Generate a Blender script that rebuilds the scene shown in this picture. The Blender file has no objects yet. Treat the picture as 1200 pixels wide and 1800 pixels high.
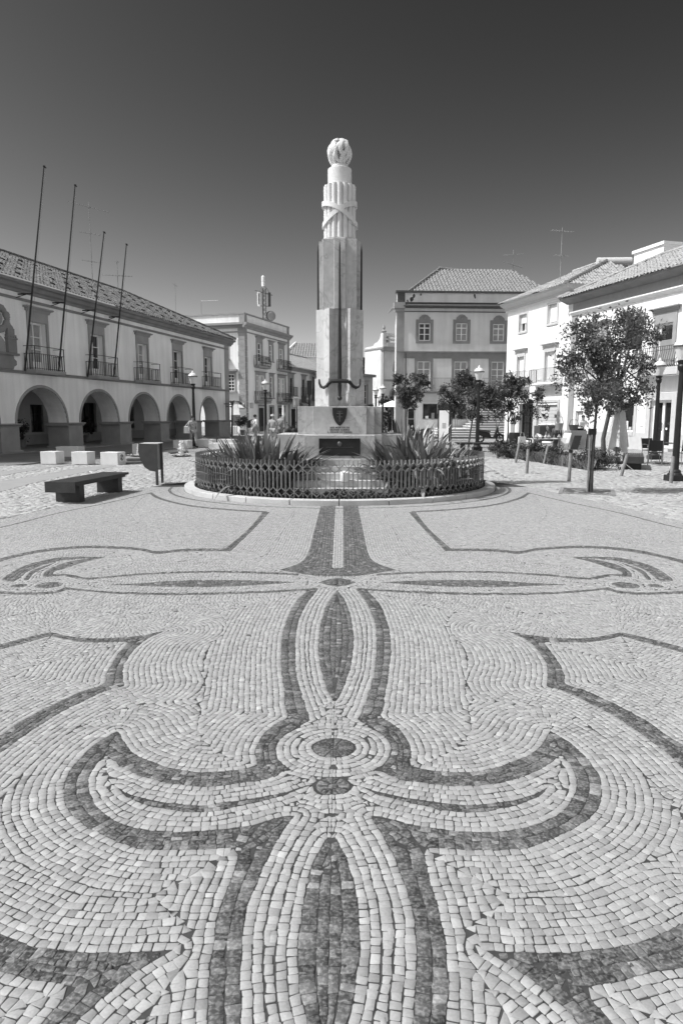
import bpy, math, random
import numpy as np
from mathutils import Vector
R = math.radians
SC = bpy.context.scene
COL = SC.collection

# ------------------------------------------------------------ camera
FPX = 1200.0                                   # focal length in pixels of the 1200 x 1800 photograph
EYE = 1.7
PITCH = math.atan(170 / 1200)
cam_d = bpy.data.cameras.new("camera")
cam_d.sensor_fit = 'VERTICAL'; cam_d.sensor_height = 36; cam_d.lens = 24
cam_d.clip_start = 0.05; cam_d.clip_end = 3000
cam = bpy.data.objects.new("camera", cam_d); COL.objects.link(cam)
cam.location = (0, 0, EYE); cam.rotation_euler = (math.pi / 2 - PITCH, 0, 0)
SC.camera = cam

# ------------------------------------------------------------ sky and sun (black and white photograph: the sky keeps one tone per direction)
SUN_EL, SUN_AZ = R(53), R(259)                 # azimuth clockwise from +Y
world = bpy.data.worlds.new("World"); SC.world = world
world.use_nodes = True
nt = world.node_tree; nt.nodes.clear()
n_out = nt.nodes.new('ShaderNodeOutputWorld'); n_bg = nt.nodes.new('ShaderNodeBackground')
n_sky = nt.nodes.new('ShaderNodeTexSky'); n_sky.sky_type = 'NISHITA'; n_sky.sun_disc = False
n_sky.sun_elevation = SUN_EL; n_sky.sun_rotation = SUN_AZ
n_sky.air_density = 1.0; n_sky.dust_density = 1.3; n_sky.ozone_density = 1.0
n_sep = nt.nodes.new('ShaderNodeSeparateColor')
n_mul = nt.nodes.new('ShaderNodeMath'); n_mul.operation = 'MULTIPLY'; n_mul.inputs[1].default_value = 0.118
n_pow = nt.nodes.new('ShaderNodeMath'); n_pow.operation = 'POWER'; n_pow.inputs[1].default_value = 2.5   # red-filter film: contrasty sky
nt.links.new(n_sky.outputs[0], n_sep.inputs[0]); nt.links.new(n_sep.outputs[0], n_pow.inputs[0]); nt.links.new(n_pow.outputs[0], n_mul.inputs[0])
# added fill: flat bright sky towards the unseen south lifts the shaded fronts
n_geo = nt.nodes.new('ShaderNodeTexCoord'); n_xyz = nt.nodes.new('ShaderNodeSeparateXYZ'); nt.links.new(n_geo.outputs['Generated'], n_xyz.inputs[0])
n_dir = nt.nodes.new('ShaderNodeMapRange'); n_dir.interpolation_type = 'SMOOTHSTEP'
n_dir.inputs[1].default_value = 0.35; n_dir.inputs[2].default_value = -0.6; n_dir.inputs[3].default_value = 0.0; n_dir.inputs[4].default_value = 1.0
nt.links.new(n_xyz.outputs[1], n_dir.inputs[0])
n_fin = nt.nodes.new('ShaderNodeMix'); n_fin.data_type = 'FLOAT'; n_fin.inputs[3].default_value = 3.0
nt.links.new(n_mul.outputs[0], n_fin.inputs[2]); nt.links.new(n_dir.outputs[0], n_fin.inputs[0])
nt.links.new(n_fin.outputs[0], n_bg.inputs[0]); nt.links.new(n_bg.outputs[0], n_out.inputs[0])
n_bg.inputs[1].default_value = 0.15
sun_d = bpy.data.lights.new("sun", 'SUN'); sun_d.energy = 3.5; sun_d.angle = R(0.53); sun_d.color = (1, 1, 1)
sun = bpy.data.objects.new("sun", sun_d); COL.objects.link(sun)
to_sun = Vector((math.sin(SUN_AZ) * math.cos(SUN_EL), math.cos(SUN_AZ) * math.cos(SUN_EL), math.sin(SUN_EL)))
sun.rotation_euler = to_sun.to_track_quat('Z', 'Y').to_euler()
sun.location = (-30, 0, 40)
vs = SC.view_settings
vs.view_transform = 'Standard'; vs.look = 'None'; vs.gamma = 1; vs.use_curve_mapping = False
vs.exposure = 0.42
SC.cycles.max_bounces = 6; SC.cycles.diffuse_bounces = 4; SC.cycles.glossy_bounces = 2
SC.cycles.transparent_max_bounces = 6
# ------------------------------------------------------------ helpers
def smat(name, val, rough=0.75, spot=0.15, scale=3.0, fine=0.0, fscale=60.0, bump=0.0, metal=0.0, spec=0.4, streak=0.0, veins=0.0):
    """grey procedural material: value with large soft mottling, fine grain, streaks and bump"""
    m = bpy.data.materials.new(name); m.use_nodes = True
    t = m.node_tree; b = t.nodes['Principled BSDF']
    b.inputs['Roughness'].default_value = rough; b.inputs['Metallic'].default_value = metal
    b.inputs['Specular IOR Level'].default_value = spec
    tc = t.nodes.new('ShaderNodeTexCoord')
    def noise(sc, det=4.0, stretch=None):
        n = t.nodes.new('ShaderNodeTexNoise'); n.inputs['Scale'].default_value = sc; n.inputs['Detail'].default_value = det
        if stretch:
            mp = t.nodes.new('ShaderNodeMapping'); mp.inputs['Scale'].default_value = stretch
            t.links.new(tc.outputs['Object'], mp.inputs[0]); t.links.new(mp.outputs[0], n.inputs['Vector'])
        else:
            t.links.new(tc.outputs['Object'], n.inputs['Vector'])
        return n
    def ramp(src, lo, hi, p0=0.3, p1=0.7):
        mr = t.nodes.new('ShaderNodeMapRange'); mr.inputs[1].default_value = p0; mr.inputs[2].default_value = p1
        mr.inputs[3].default_value = lo; mr.inputs[4].default_value = hi
        t.links.new(src, mr.inputs[0]); return mr.outputs[0]
    def mul(a, c):
        n = t.nodes.new('ShaderNodeMath'); n.operation = 'MULTIPLY'
        t.links.new(a, n.inputs[0])
        if isinstance(c, float): n.inputs[1].default_value = c
        else: t.links.new(c, n.inputs[1])
        return n.outputs[0]
    cur = ramp(noise(scale).outputs[0], val * (1 - spot), val * (1 + spot))
    if fine: cur = mul(cur, ramp(noise(fscale, 3).outputs[0], 1 - fine, 1 + fine))
    if streak: cur = mul(cur, ramp(noise(2.0, 5, (1.5, 1.5, 0.12)).outputs[0], 1 - streak, 1 + streak * 0.3))
    if veins:                                  # thin wandering mineral veins
        nv = noise(1.1, 5); nv.inputs['Distortion'].default_value = 1.6
        su = t.nodes.new('ShaderNodeMath'); su.operation = 'SUBTRACT'; su.inputs[1].default_value = .5; t.links.new(nv.outputs[0], su.inputs[0])
        ab = t.nodes.new('ShaderNodeMath'); ab.operation = 'ABSOLUTE'; t.links.new(su.outputs[0], ab.inputs[0])
        cur = mul(cur, ramp(ab.outputs[0], 1 - veins, 1.0, 0.0, .022))
    cc = t.nodes.new('ShaderNodeCombineColor')
    for k in range(3): t.links.new(cur, cc.inputs[k])
    t.links.new(cc.outputs[0], b.inputs['Base Color'])
    if bump:
        bp = t.nodes.new('ShaderNodeBump'); bp.inputs['Strength'].default_value = bump; bp.inputs['Distance'].default_value = 0.01
        t.links.new(noise(fscale, 4).outputs[0], bp.inputs['Height']); t.links.new(bp.outputs[0], b.inputs['Normal'])
    return m

def glass_mat(name, val=0.02, rough=0.06):
    m = bpy.data.materials.new(name); m.use_nodes = True
    b = m.node_tree.nodes['Principled BSDF']
    b.inputs['Base Color'].default_value = (val, val, val, 1); b.inputs['Roughness'].default_value = rough
    b.inputs['Specular IOR Level'].default_value = 0.7
    return m

def attr_mat(name, rough=0.7, vein=0.0, transl=0.0, fs=40.0, fa=0.15, spec=0.35):
    """grey from the mesh attribute 'tone' with noise on top"""
    m = bpy.data.materials.new(name); m.use_nodes = True
    t = m.node_tree; b = t.nodes['Principled BSDF']; b.inputs['Roughness'].default_value = rough
    b.inputs['Specular IOR Level'].default_value = spec
    a = t.nodes.new('ShaderNodeAttribute'); a.attribute_name = 'tone'
    tc = t.nodes.new('ShaderNodeTexCoord'); n = t.nodes.new('ShaderNodeTexNoise')
    n.inputs['Scale'].default_value = fs; n.inputs['Detail'].default_value = 4
    t.links.new(tc.outputs['Object'], n.inputs['Vector'])
    mr = t.nodes.new('ShaderNodeMapRange'); mr.inputs[1].default_value = .3; mr.inputs[2].default_value = .7
    mr.inputs[3].default_value = 1 - fa; mr.inputs[4].default_value = 1 + fa
    t.links.new(n.outputs[0], mr.inputs[0])
    mu = t.nodes.new('ShaderNodeMath'); mu.operation = 'MULTIPLY'
    t.links.new(a.outputs['Fac'], mu.inputs[0]); t.links.new(mr.outputs[0], mu.inputs[1])
    src = mu.outputs[0]
    if vein:
        n2 = t.nodes.new('ShaderNodeTexNoise'); n2.inputs['Scale'].default_value = 80; n2.inputs['Detail'].default_value = 6
        n2.inputs['Distortion'].default_value = .4
        t.links.new(tc.outputs['Object'], n2.inputs['Vector'])
        m2 = t.nodes.new('ShaderNodeMapRange'); m2.inputs[1].default_value = .44; m2.inputs[2].default_value = .72
        m2.inputs[3].default_value = 0; m2.inputs[4].default_value = vein
        t.links.new(n2.outputs[0], m2.inputs[0])
        a2 = t.nodes.new('ShaderNodeAttribute'); a2.attribute_name = 'dark'
        m3 = t.nodes.new('ShaderNodeMath'); m3.operation = 'MULTIPLY'
        t.links.new(m2.outputs[0], m3.inputs[0]); t.links.new(a2.outputs['Fac'], m3.inputs[1])
        ad = t.nodes.new('ShaderNodeMath'); ad.operation = 'ADD'
        t.links.new(src, ad.inputs[0]); t.links.new(m3.outputs[0], ad.inputs[1]); src = ad.outputs[0]
    cc = t.nodes.new('ShaderNodeCombineColor')
    for k in range(3): t.links.new(src, cc.inputs[k])
    t.links.new(cc.outputs[0], b.inputs['Base Color'])
    if transl:
        tr = t.nodes.new('ShaderNodeBsdfTranslucent'); mx = t.nodes.new('ShaderNodeMixShader'); mx.inputs[0].default_value = transl
        t.links.new(cc.outputs[0], tr.inputs[0]); t.links.new(b.outputs[0], mx.inputs[1]); t.links.new(tr.outputs[0], mx.inputs[2])
        t.links.new(mx.outputs[0], t.nodes['Material Output'].inputs[0])
    return m

class MB:
    """collects shapes and links them as ONE mesh object"""
    def __init__(s): s.v = []; s.f = []
    def poly(s, pts):
        k = len(s.v); s.v += [tuple(p) for p in pts]; s.f.append(tuple(range(k, k + len(pts)))); return s
    def box(s, x0, x1, y0, y1, z0, z1):
        k = len(s.v)
        s.v += [(x0, y0, z0), (x1, y0, z0), (x1, y1, z0), (x0, y1, z0), (x0, y0, z1), (x1, y0, z1), (x1, y1, z1), (x0, y1, z1)]
        s.f += [(k, k+3, k+2, k+1), (k+4, k+5, k+6, k+7), (k, k+1, k+5, k+4), (k+1, k+2, k+6, k+5), (k+2, k+3, k+7, k+6), (k+3, k, k+4, k+7)]
        return s
    def prism(s, p2, z0, z1, top=1.0):
        k = len(s.v); n = len(p2)
        s.v += [(x, y, z0) for x, y in p2] + [(x * top, y * top, z1) for x, y in p2]
        s.f += [tuple(range(k + n - 1, k - 1, -1)), tuple(range(k + n, k + 2 * n))]
        s.f += [(k + i, k + (i + 1) % n, k + n + (i + 1) % n, k + n + i) for i in range(n)]
        return s
    def extr(s, pxz, y0, y1):
        """polygon in x,z pushed along y (given counter-clockwise seen from the front, -y)"""
        k = len(s.v); n = len(pxz)
        s.v += [(x, y0, z) for x, z in pxz] + [(x, y1, z) for x, z in pxz]
        s.f += [tuple(range(k, k + n)), tuple(range(k + 2 * n - 1, k + n - 1, -1))]
        s.f += [(k + (i + 1) % n, k + i, k + n + i, k + n + (i + 1) % n) for i in range(n)]
        return s
    def profx(s, pyz, x0, x1):
        """closed profile in y,z swept along x"""
        k = len(s.v); n = len(pyz)
        s.v += [(x0, y, z) for y, z in pyz] + [(x1, y, z) for y, z in pyz]
        s.f += [tuple(range(k, k + n)), tuple(range(k + 2 * n - 1, k + n - 1, -1))]
        s.f += [(k + (i + 1) % n, k + i, k + n + i, k + n + (i + 1) % n) for i in range(n)]
        return s
    def tube(s, pts, rad, n=8, cap=True):
        pts = [Vector(p) for p in pts]; m = len(pts)
        if not hasattr(rad, '__len__'): rad = [rad] * m
        k = len(s.v); up = None
        for i, p in enumerate(pts):
            d = (pts[min(i + 1, m - 1)] - pts[max(i - 1, 0)]).normalized()
            if up is None: up = Vector((0, 0, 1)) if abs(d.z) < .9 else Vector((1, 0, 0))
            a = d.cross(up).normalized(); b = a.cross(d).normalized(); up = b
            for j in range(n):
                q = 2 * math.pi * j / n; w = p + (a * math.cos(q) + b * math.sin(q)) * rad[i]
                s.v.append(tuple(w))
        for i in range(m - 1):
            for j in range(n):
                s.f.append((k + i*n + j, k + i*n + (j+1) % n, k + (i+1)*n + (j+1) % n, k + (i+1)*n + j))
        if cap: s.f += [tuple(range(k + n - 1, k - 1, -1)), tuple(range(k + (m-1)*n, k + m*n))]
        return s
    def lathe(s, prof, n=16, c=(0, 0, 0)):
        k = len(s.v); m = len(prof)
        for r, z in prof:
            for j in range(n):
                q = 2 * math.pi * j / n; s.v.append((c[0] + r * math.cos(q), c[1] + r * math.sin(q), c[2] + z))
        for i in range(m - 1):
            for j in range(n):
                s.f.append((k + i*n + j, k + i*n + (j+1) % n, k + (i+1)*n + (j+1) % n, k + (i+1)*n + j))
        s.f += [tuple(range(k + n - 1, k - 1, -1)), tuple(range(k + (m-1)*n, k + m*n))]
        return s
    def ball(s, c, r, n=8, sq=(1, 1, 1)):
        m = max(4, n // 2 + 1); k = len(s.v)
        for i in range(m + 1):
            th = math.pi * i / m
            for j in range(n):
                q = 2 * math.pi * j / n
                s.v.append((c[0] + r*sq[0]*math.sin(th)*math.cos(q), c[1] + r*sq[1]*math.sin(th)*math.sin(q), c[2] + r*sq[2]*math.cos(th)))
        for i in range(m):
            for j in range(n):
                s.f.append((k + i*n + j, k + (i+1)*n + j, k + (i+1)*n + (j+1) % n, k + i*n + (j+1) % n))
        return s
    def build(s, name, mat, parent=None, smooth=False, loc=None, rotz=0, bevel=0):
        me = bpy.data.meshes.new(name); me.from_pydata(s.v, [], s.f); me.update()
        me.materials.append(mat)
        if smooth:
            me.polygons.foreach_set('use_smooth', [True] * len(me.polygons))
            try: me.set_sharp_from_angle(angle=R(38))
            except Exception: pass
        o = bpy.data.objects.new(name, me); COL.objects.link(o)
        if parent: o.parent = parent
        if loc: o.location = loc
        o.rotation_euler[2] = rotz
        if bevel:
            b = o.modifiers.new('bevel', 'BEVEL'); b.width = bevel; b.segments = 2; b.limit_method = 'ANGLE'
        return o

def tag(o, label=None, cat=None, group=None, kind=None):
    if label: o['label'] = label
    if cat: o['category'] = cat
    if group: o['group'] = group
    if kind: o['kind'] = kind
    return o
def thing(name, label, cat, loc=(0, 0, 0), rotz=0, group=None):
    o = bpy.data.objects.new(name, None); COL.objects.link(o)
    o.location = loc; o.rotation_euler = (0, 0, rotz); o.empty_display_size = .2
    return tag(o, label, cat, group)
KIDS = {}
def dup(root, loc, rotz=None, label=None, scale=None):
    def cp(o, par):
        c = o.copy(); COL.objects.link(c)
        if par: c.parent = par
        for ch in [q for q in bpy.data.objects if q.parent == o]: cp(ch, c)
        return c
    r = cp(root, None); r.location = loc
    if rotz is not None: r.rotation_euler[2] = rotz
    if label: r['label'] = label
    if scale: r.scale = (scale,) * 3
    return r
def np_mesh(name, V, F, mat, parent=None, attrs=None, smooth=False):
    """V (n,3), F (m,4) arrays to a mesh object"""
    me = bpy.data.meshes.new(name); V = np.asarray(V, np.float32); F = np.asarray(F, np.int32)
    m, k = F.shape
    me.vertices.add(len(V)); me.vertices.foreach_set('co', V.ravel())
    me.loops.add(m * k); me.loops.foreach_set('vertex_index', F.ravel())
    me.polygons.add(m); me.polygons.foreach_set('loop_start', np.arange(0, m * k, k, dtype=np.int32))
    me.polygons.foreach_set('loop_total', np.full(m, k, np.int32))
    if smooth: me.polygons.foreach_set('use_smooth', np.ones(m, bool))
    me.update(calc_edges=True)
    for n, a in (attrs or {}).items():
        at = me.attributes.new(n, 'FLOAT', 'POINT'); at.data.foreach_set('value', np.asarray(a, np.float32))
    me.materials.append(mat)
    o = bpy.data.objects.new(name, me); COL.objects.link(o)
    if parent: o.parent = parent
    return o
def gp(px, py, z=0.0):
    """ground point (metres) seen at a pixel of the photograph"""
    x, y = px - 600.0, py - 900.0; c, s = math.cos(PITCH), math.sin(PITCH)
    t = (EYE - z) / (y * c + FPX * s)
    return (x * t, (FPX * c - y * s) * t)
def textmesh(body, size, name, mat, parent, loc, rot=(math.pi/2, 0, 0), ext=.004, align='CENTER', space=1.0):
    cu = bpy.data.curves.new(name, 'FONT'); cu.body = body; cu.size = size; cu.extrude = ext; cu.offset = size*.022
    cu.align_x = align; cu.align_y = 'CENTER'; cu.space_character = space
    tmp = bpy.data.objects.new(name + '_t', cu); COL.objects.link(tmp)
    bpy.context.view_layer.update()
    me = bpy.data.meshes.new_from_object(tmp.evaluated_get(bpy.context.evaluated_depsgraph_get()))
    bpy.data.objects.remove(tmp)
    me.materials.clear(); me.materials.append(mat)
    o = bpy.data.objects.new(name, me); COL.objects.link(o)
    o.parent = parent; o.location = loc; o.rotation_euler = rot
    return o

M = dict(
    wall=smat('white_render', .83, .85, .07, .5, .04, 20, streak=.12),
    wall_shade=smat('shade_tinted_render', .42, .85, .06, .4, .03, 30, streak=.06),  # white render darkened: shade put into the colour
    wall_bright=smat('fresh_white_render', .80, .8, .05, .5, .03, 20, streak=.10),
    wall_grey=smat('old_grey_render', .64, .85, .12, .45, .05, 18, streak=.12),
    wall_old=smat('patchy_old_render', .66, .85, .16, .5, .06, 9, streak=.15),
    stone=smat('dressed_limestone', .29, .8, .12, 1.5, .08, 40, bump=.15),
    stone_dark=smat('weathered_stone', .21, .8, .15, 1.5, .08, 40, bump=.15),
    marble=smat('monument_marble', .47, .55, .13, 1.6, .09, 11, bump=.03, streak=.16, veins=.28),
    marble_white=smat('pale_carved_marble', .60, .6, .06, 3, .04, 20),
    block=smat('pale_block_stone', .62, .7, .08, 3, .06, 60, bump=.1),
    kerb=smat('kerb_stone', .46, .7, .12, 2, .1, 50, bump=.2),
    bronze=smat('dark_bronze', .016, .5, .3, 6, .2, 40),
    bronze_hi=smat('worn_bronze', .12, .35, .2, 9, .2, 40, metal=.5),
    iron=smat('black_iron', .02, .5, .2, 9),
    steel=smat('galvanised_steel', .25, .42, .12, 6, .06, 50, metal=.45),
    dark_wood=smat('dark_slat_wood', .035, .55, .25, 4, .15, 40),
    post_wood=smat('grey_wood', .20, .8, .2, 6, .12, 40),
    trunk=smat('bark', .07, .9, .3, 8, .2, 40, bump=.5),
    white=smat('white_paint', .80, .5, .03, 4),
    lightgrey=smat('light_grey_paint', .5, .6, .05, 4),
    grey=smat('mid_grey_paint', .25, .6, .08, 4),
    darkgrey=smat('dark_grey_paint', .07, .6, .15, 5),
    black=smat('black_plastic', .015, .45, .2, 8),
    glass=glass_mat('dark_window_glass'),
    curtain=smat('net_curtain', .32, .9, .12, 3, .1, 20),
    blind=smat('roller_blind', .72, .8, .03, 4),
    lamp_glass=smat('opal_lamp_glass', .66, .3, .03, 3),
    tile=smat('clay_roof_tile', .30, .85, .28, 5, .22, 30),
    tile_dark=smat('weathered_roof_tile', .13, .9, .5, 3.5, .4, 14),
    tile_pale=smat('pale_roof_tile', .20, .85, .2, 5, .15, 30),
    cardboard=smat('cardboard', .30, .9, .06, 5),
    cloth=smat('off_white_canvas', .55, .9, .06, 3, .04, 20),
    skin=smat('skin', .30, .6, .05, 5),
    soil=smat('planting_soil', .05, .95, .3, 8, .2, 60, bump=.5),
    shirt=smat('white_shirt', .68, .9, .06, 6), shirt_print=smat('patterned_shirt', .34, .9, .5, 14),
    trousers=smat('pale_trousers', .34, .9, .1, 5), dark_cloth=smat('dark_clothing', .05, .9, .2, 5), grey_cloth=smat('grey_clothing', .22, .9, .1, 6),
    hair=smat('dark_hair', .02, .6, .2, 9), hair_grey=smat('grey_hair', .3, .7, .2, 9),
    water=smat('foaming_water', .85, .25, .05, 9),
    leaf=attr_mat('tree_foliage', .5, transl=.35, fs=3, fa=.15),
    blade=attr_mat('strap_leaves', .4, transl=.15, fs=5, fa=.2, spec=.5),
)
# ------------------------------------------------------------ ground sheet
def ground_mat():
    m = bpy.data.materials.new('far_cobbles'); m.use_nodes = True
    t = m.node_tree; b = t.nodes['Principled BSDF']; b.inputs['Roughness'].default_value = .75
    tc = t.nodes.new('ShaderNodeTexCoord')
    v = t.nodes.new('ShaderNodeTexVoronoi'); v.inputs['Scale'].default_value = 8.0; v.feature = 'F1'; v.inputs['Randomness'].default_value = .55
    e = t.nodes.new('ShaderNodeTexVoronoi'); e.inputs['Scale'].default_value = 8.0; e.feature = 'DISTANCE_TO_EDGE'; e.inputs['Randomness'].default_value = .55
    t.links.new(tc.outputs['Object'], v.inputs['Vector']); t.links.new(tc.outputs['Object'], e.inputs['Vector'])
    n = t.nodes.new('ShaderNodeTexNoise'); n.inputs['Scale'].default_value = .5; n.inputs['Detail'].default_value = 5
    t.links.new(tc.outputs['Object'], n.inputs['Vector'])
    sp = t.nodes.new('ShaderNodeSeparateColor'); t.links.new(v.outputs['Color'], sp.inputs[0])
    a = t.nodes.new('ShaderNodeMapRange'); a.inputs[3].default_value = .25; a.inputs[4].default_value = .37; t.links.new(sp.outputs[0], a.inputs[0])
    g = t.nodes.new('ShaderNodeMapRange'); g.inputs[1].default_value = 0; g.inputs[2].default_value = .09; g.inputs[3].default_value = .35; g.inputs[4].default_value = 1
    t.links.new(e.outputs['Distance'], g.inputs[0])
    w = t.nodes.new('ShaderNodeMapRange'); w.inputs[1].default_value = .3; w.inputs[2].default_value = .7; w.inputs[3].default_value = .85; w.inputs[4].default_value = 1.12
    t.links.new(n.outputs[0], w.inputs[0])
    p = t.nodes.new('ShaderNodeMath'); p.operation = 'MULTIPLY'; t.links.new(a.outputs[0], p.inputs[0]); t.links.new(g.outputs[0], p.inputs[1])
    q = t.nodes.new('ShaderNodeMath'); q.operation = 'MULTIPLY'; t.links.new(p.outputs[0], q.inputs[0]); t.links.new(w.outputs[0], q.inputs[1])
    cc = t.nodes.new('ShaderNodeCombineColor')
    for k in range(3): t.links.new(q.outputs[0], cc.inputs[k])
    t.links.new(cc.outputs[0], b.inputs['Base Color'])
    bp = t.nodes.new('ShaderNodeBump'); bp.inputs['Strength'].default_value = .5; bp.inputs['Distance'].default_value = .01
    t.links.new(g.outputs[0], bp.inputs['Height']); t.links.new(bp.outputs[0], b.inputs['Normal'])
    return m
GM = ground_mat()
MB().poly([(-900, -900, -.024), (900, -900, -.024), (900, 1500, -.024), (-900, 1500, -.024)]).build('ground', GM)['kind'] = 'structure'

# ------------------------------------------------------------ mosaic pavement: every stone laid along the outlines of the pattern
rng = np.random.default_rng(7)
AX = -0.04                                     # axis of symmetry of the pattern
def W(pts, mirror=True):
    """traced outline (left half of the pattern) to metres with x >= 0 from the axis"""
    o = []
    for p in pts:
        x, y = gp(*p); o.append((AX - x if mirror else x - AX, y))
    return np.array(o)
def smooth(p, closed=False, k=4):
    """Catmull-Rom through the traced points; sharp corners stay"""
    p = np.asarray(p, float); n = len(p); out = []
    for i in range(n if closed else n - 1):
        a, b = p[i], p[(i + 1) % n]
        a0 = p[(i - 1) % n] if (closed or i > 0) else a
        b1 = p[(i + 2) % n] if (closed or i < n - 2) else b
        def tang(u, v, w):
            d1, d2 = v - u, w - v; l1, l2 = np.hypot(*d1), np.hypot(*d2)
            if l1 < 1e-6 or l2 < 1e-6: return None
            return None if (d1 @ d2) / (l1 * l2) < .35 else (w - u) / (l1 + l2)
        L = np.hypot(*(b - a)); ta, tb = tang(a0, a, b), tang(a, b, b1)
        dl = (b - a) / max(L, 1e-9)
        ta = dl if ta is None else ta; tb = dl if tb is None else tb
        for j in range(k):
            s = j / k; h00 = 2*s**3 - 3*s*s + 1; h10 = s**3 - 2*s*s + s; h01 = -2*s**3 + 3*s*s; h11 = s**3 - s*s
            out.append(h00*a + h10*L*ta + h01*b + h11*L*tb)
    if not closed: out.append(p[-1])
    return np.array(out)
def ell(cx, cy, r):
    c = W([(cx, cy)])[0]
    return np.array([(c[0] + r*math.cos(t), c[1] + r*math.sin(t)) for t in np.linspace(0, 2*math.pi, 28, endpoint=False)])
DARK = []
def dk(pts): DARK.append(smooth(W(pts), True))
# stem nearest the camera: leaf and its two side bands
dk([(575,1475),(552,1520),(535,1580),(526,1640),(524,1690),(529,1750),(540,1800),(556,1850),(572,1900),(585,1850),(585,1475)])
dk([(428,1490),(407,1550),(392,1590),(377,1650),(368,1720),(365,1800),(370,1900),(430,1900),(424,1850),(423,1800),(422,1740),(426,1660),(435,1600),(453,1550),(475,1502),(497,1467),(517,1437),(470,1446)])
# big crescent
dk([(517,1437),(428,1490),(383,1496),(317,1498),(273,1497),(233,1492),(200,1480),(150,1455),(117,1422),(112,1393),(117,1371),(130,1350),(153,1325),(180,1303),(208,1287),
    (217,1305),(233,1325),(267,1342),(307,1354),(347,1360),(387,1360),(427,1355),(453,1349),
    (450,1322),(457,1305),(470,1287),(490,1272),(510,1264),(546,1269),(525,1277),(507,1290),(490,1305),(485,1322),(493,1342),(506,1356),
    (467,1373),(427,1379),(380,1385),(333,1384),(287,1378),(247,1367),(213,1350),(186,1328),(172,1345),(160,1363),(155,1383),(162,1407),(183,1433),(217,1452),(260,1462),(307,1466),(353,1465),(400,1460),(450,1452),(495,1439)])
dk([(205,1386),(233,1401),(273,1411),(313,1417),(353,1419),(400,1413),(450,1406),(500,1396),(537,1384),(500,1401),(450,1414),(407,1423),(373,1430),(333,1431),(293,1426),(253,1417),(223,1403)])
# next crescent, cut by the bottom of the picture
dk([(-80,1610),(0,1646),(60,1668),(140,1677),(230,1679),(305,1674),(250,1706),(200,1742),(150,1785),(95,1845),(40,1845),(100,1775),(138,1738),(110,1735),(60,1728),(0,1712),(-80,1690)])
# upper stem: leaf and side band
dk([(586,1235),(572,1205),(563,1170),(560,1130),(565,1095),(577,1060),(592,1040),(600,1040),(600,1235)])
dk([(545,1036),(520,1060),(503,1095),(495,1130),(495,1170),(500,1215),(510,1264),(546,1269),(530,1225),(520,1180),(519,1140),(523,1100),(538,1065),(560,1036)])
# scalloped band at mid height
dk([(-90,1160),(0,1135),(50,1122),(90,1113),(127,1121),(167,1124),(207,1123),(247,1119),(290,1111),(260,1125),(240,1140),(227,1157),(218,1173),(216,1193),(218,1209),
    (187,1217),(147,1235),(107,1255),(67,1280),(37,1300),(0,1328),(-60,1380),(-60,1335),(0,1297),(33,1274),(67,1255),(110,1234),(147,1217),(184,1205),
    (187,1190),(193,1177),(207,1155),(220,1139),(228,1130),(200,1131),(150,1131),(117,1126),(90,1120),(50,1131),(0,1144),(-90,1170)])
# side stem: two lines, leaf, ring and curls
dk([(525,1013),(450,1009.5),(375,1008),(300,1009.5),(225,1014),(150,1020.5),(110,1014),(77,1016),(82,1005),(110,992),(150,984),(190,980),(150,989),(120,999),(97,1006),(92,1011),
    (112,1010.5),(135,1013),(155,1017),(225,1011),(300,1006.5),(375,1005),(450,1006),(525,1010)])
dk([(522,1025),(450,1022),(375,1021),(300,1023),(240,1027),(185,1029.5),(240,1031),(300,1033),(375,1033.3),(450,1030)])
dk([(556,1035),(500,1038.5),(425,1041.5),(350,1043.5),(275,1043.5),(200,1041.5),(150,1037.5),(117,1033.5),(110,1037),(90,1041),(55,1043),(0,1041),(-60,1037),(-60,1041),(0,1045.5),(55,1047),(95,1045),(120,1038),(150,1041),(200,1045),(275,1047.5),(350,1047.5),(425,1045.5),(500,1042),(556,1038)])
dk([(187,980),(110,981),(65,989),(35,1000),(15,1012),(5,1022),(25,1024),(35,1018),(47,1007),(75,995),(110,986.5),(150,983)])
dk([(42,1021),(60,1003.5),(100,989.5),(62,1008),(50,1021)])
dk([(592,1017.5),(572,1021),(560,1025),(572,1029),(592,1033),(598,1033),(598,1017.5)])
# outer border of the inner field, with the corner and the arc round the monument
dk([(-80,1008),(0,983),(75,967),(150,960.5),(215,962),(250,965),(278,970),(325,966),(397,965.5),(438,930),(462,901),(474,901),(447,930),(406,970),(325,970.5),(278,975),(250,969.5),(215,966.5),(150,965),(75,972),(0,988.5),(-80,1014)])
dk([(470,899.8),(400,895.6),(333,888.4),(285,876.5),(268,867),(262,867.5),(279,878),(330,890.4),(400,897.8),(466,901.8)])
# twin bars towards the monument with their flare
dk([(564,889),(551,940),(539,980),(522,993),(490,1003.5),(520,1008),(560,1014),(600,1014),(600,1000),(583.5,1000),(589.5,889)])
# long border line beside the coarse cobbles
B2 = W([(-220,965),(-100,944),(0,928.5),(100,903.5),(200,882.5),(267,866.5)]); B2 = smooth(B2)
def band(c, w):
    t = np.gradient(c, axis=0); t /= np.hypot(t[:, 0], t[:, 1])[:, None]; n = np.c_[-t[:, 1], t[:, 0]]
    return np.r_[c + n * w/2, (c - n * w/2)[::-1]]
DARK.append(band(B2, .055))
B1 = smooth(W([(-220,941),(-100,926),(0,914),(77,897),(200,870),(293,852),(345,846)]))
DARK += [ell(583, 1317, .105), ell(579, 1385, .078), ell(87, 1030, .13), ell(35, 1031, .075)]
MON = (AX, 16.4)
th = np.linspace(-math.pi/2, 0.15, 60)
ringc = np.c_[3.98*np.cos(th), 16.4 + 3.98*np.sin(th)]
DARK.append(band(ringc, .07))
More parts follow.
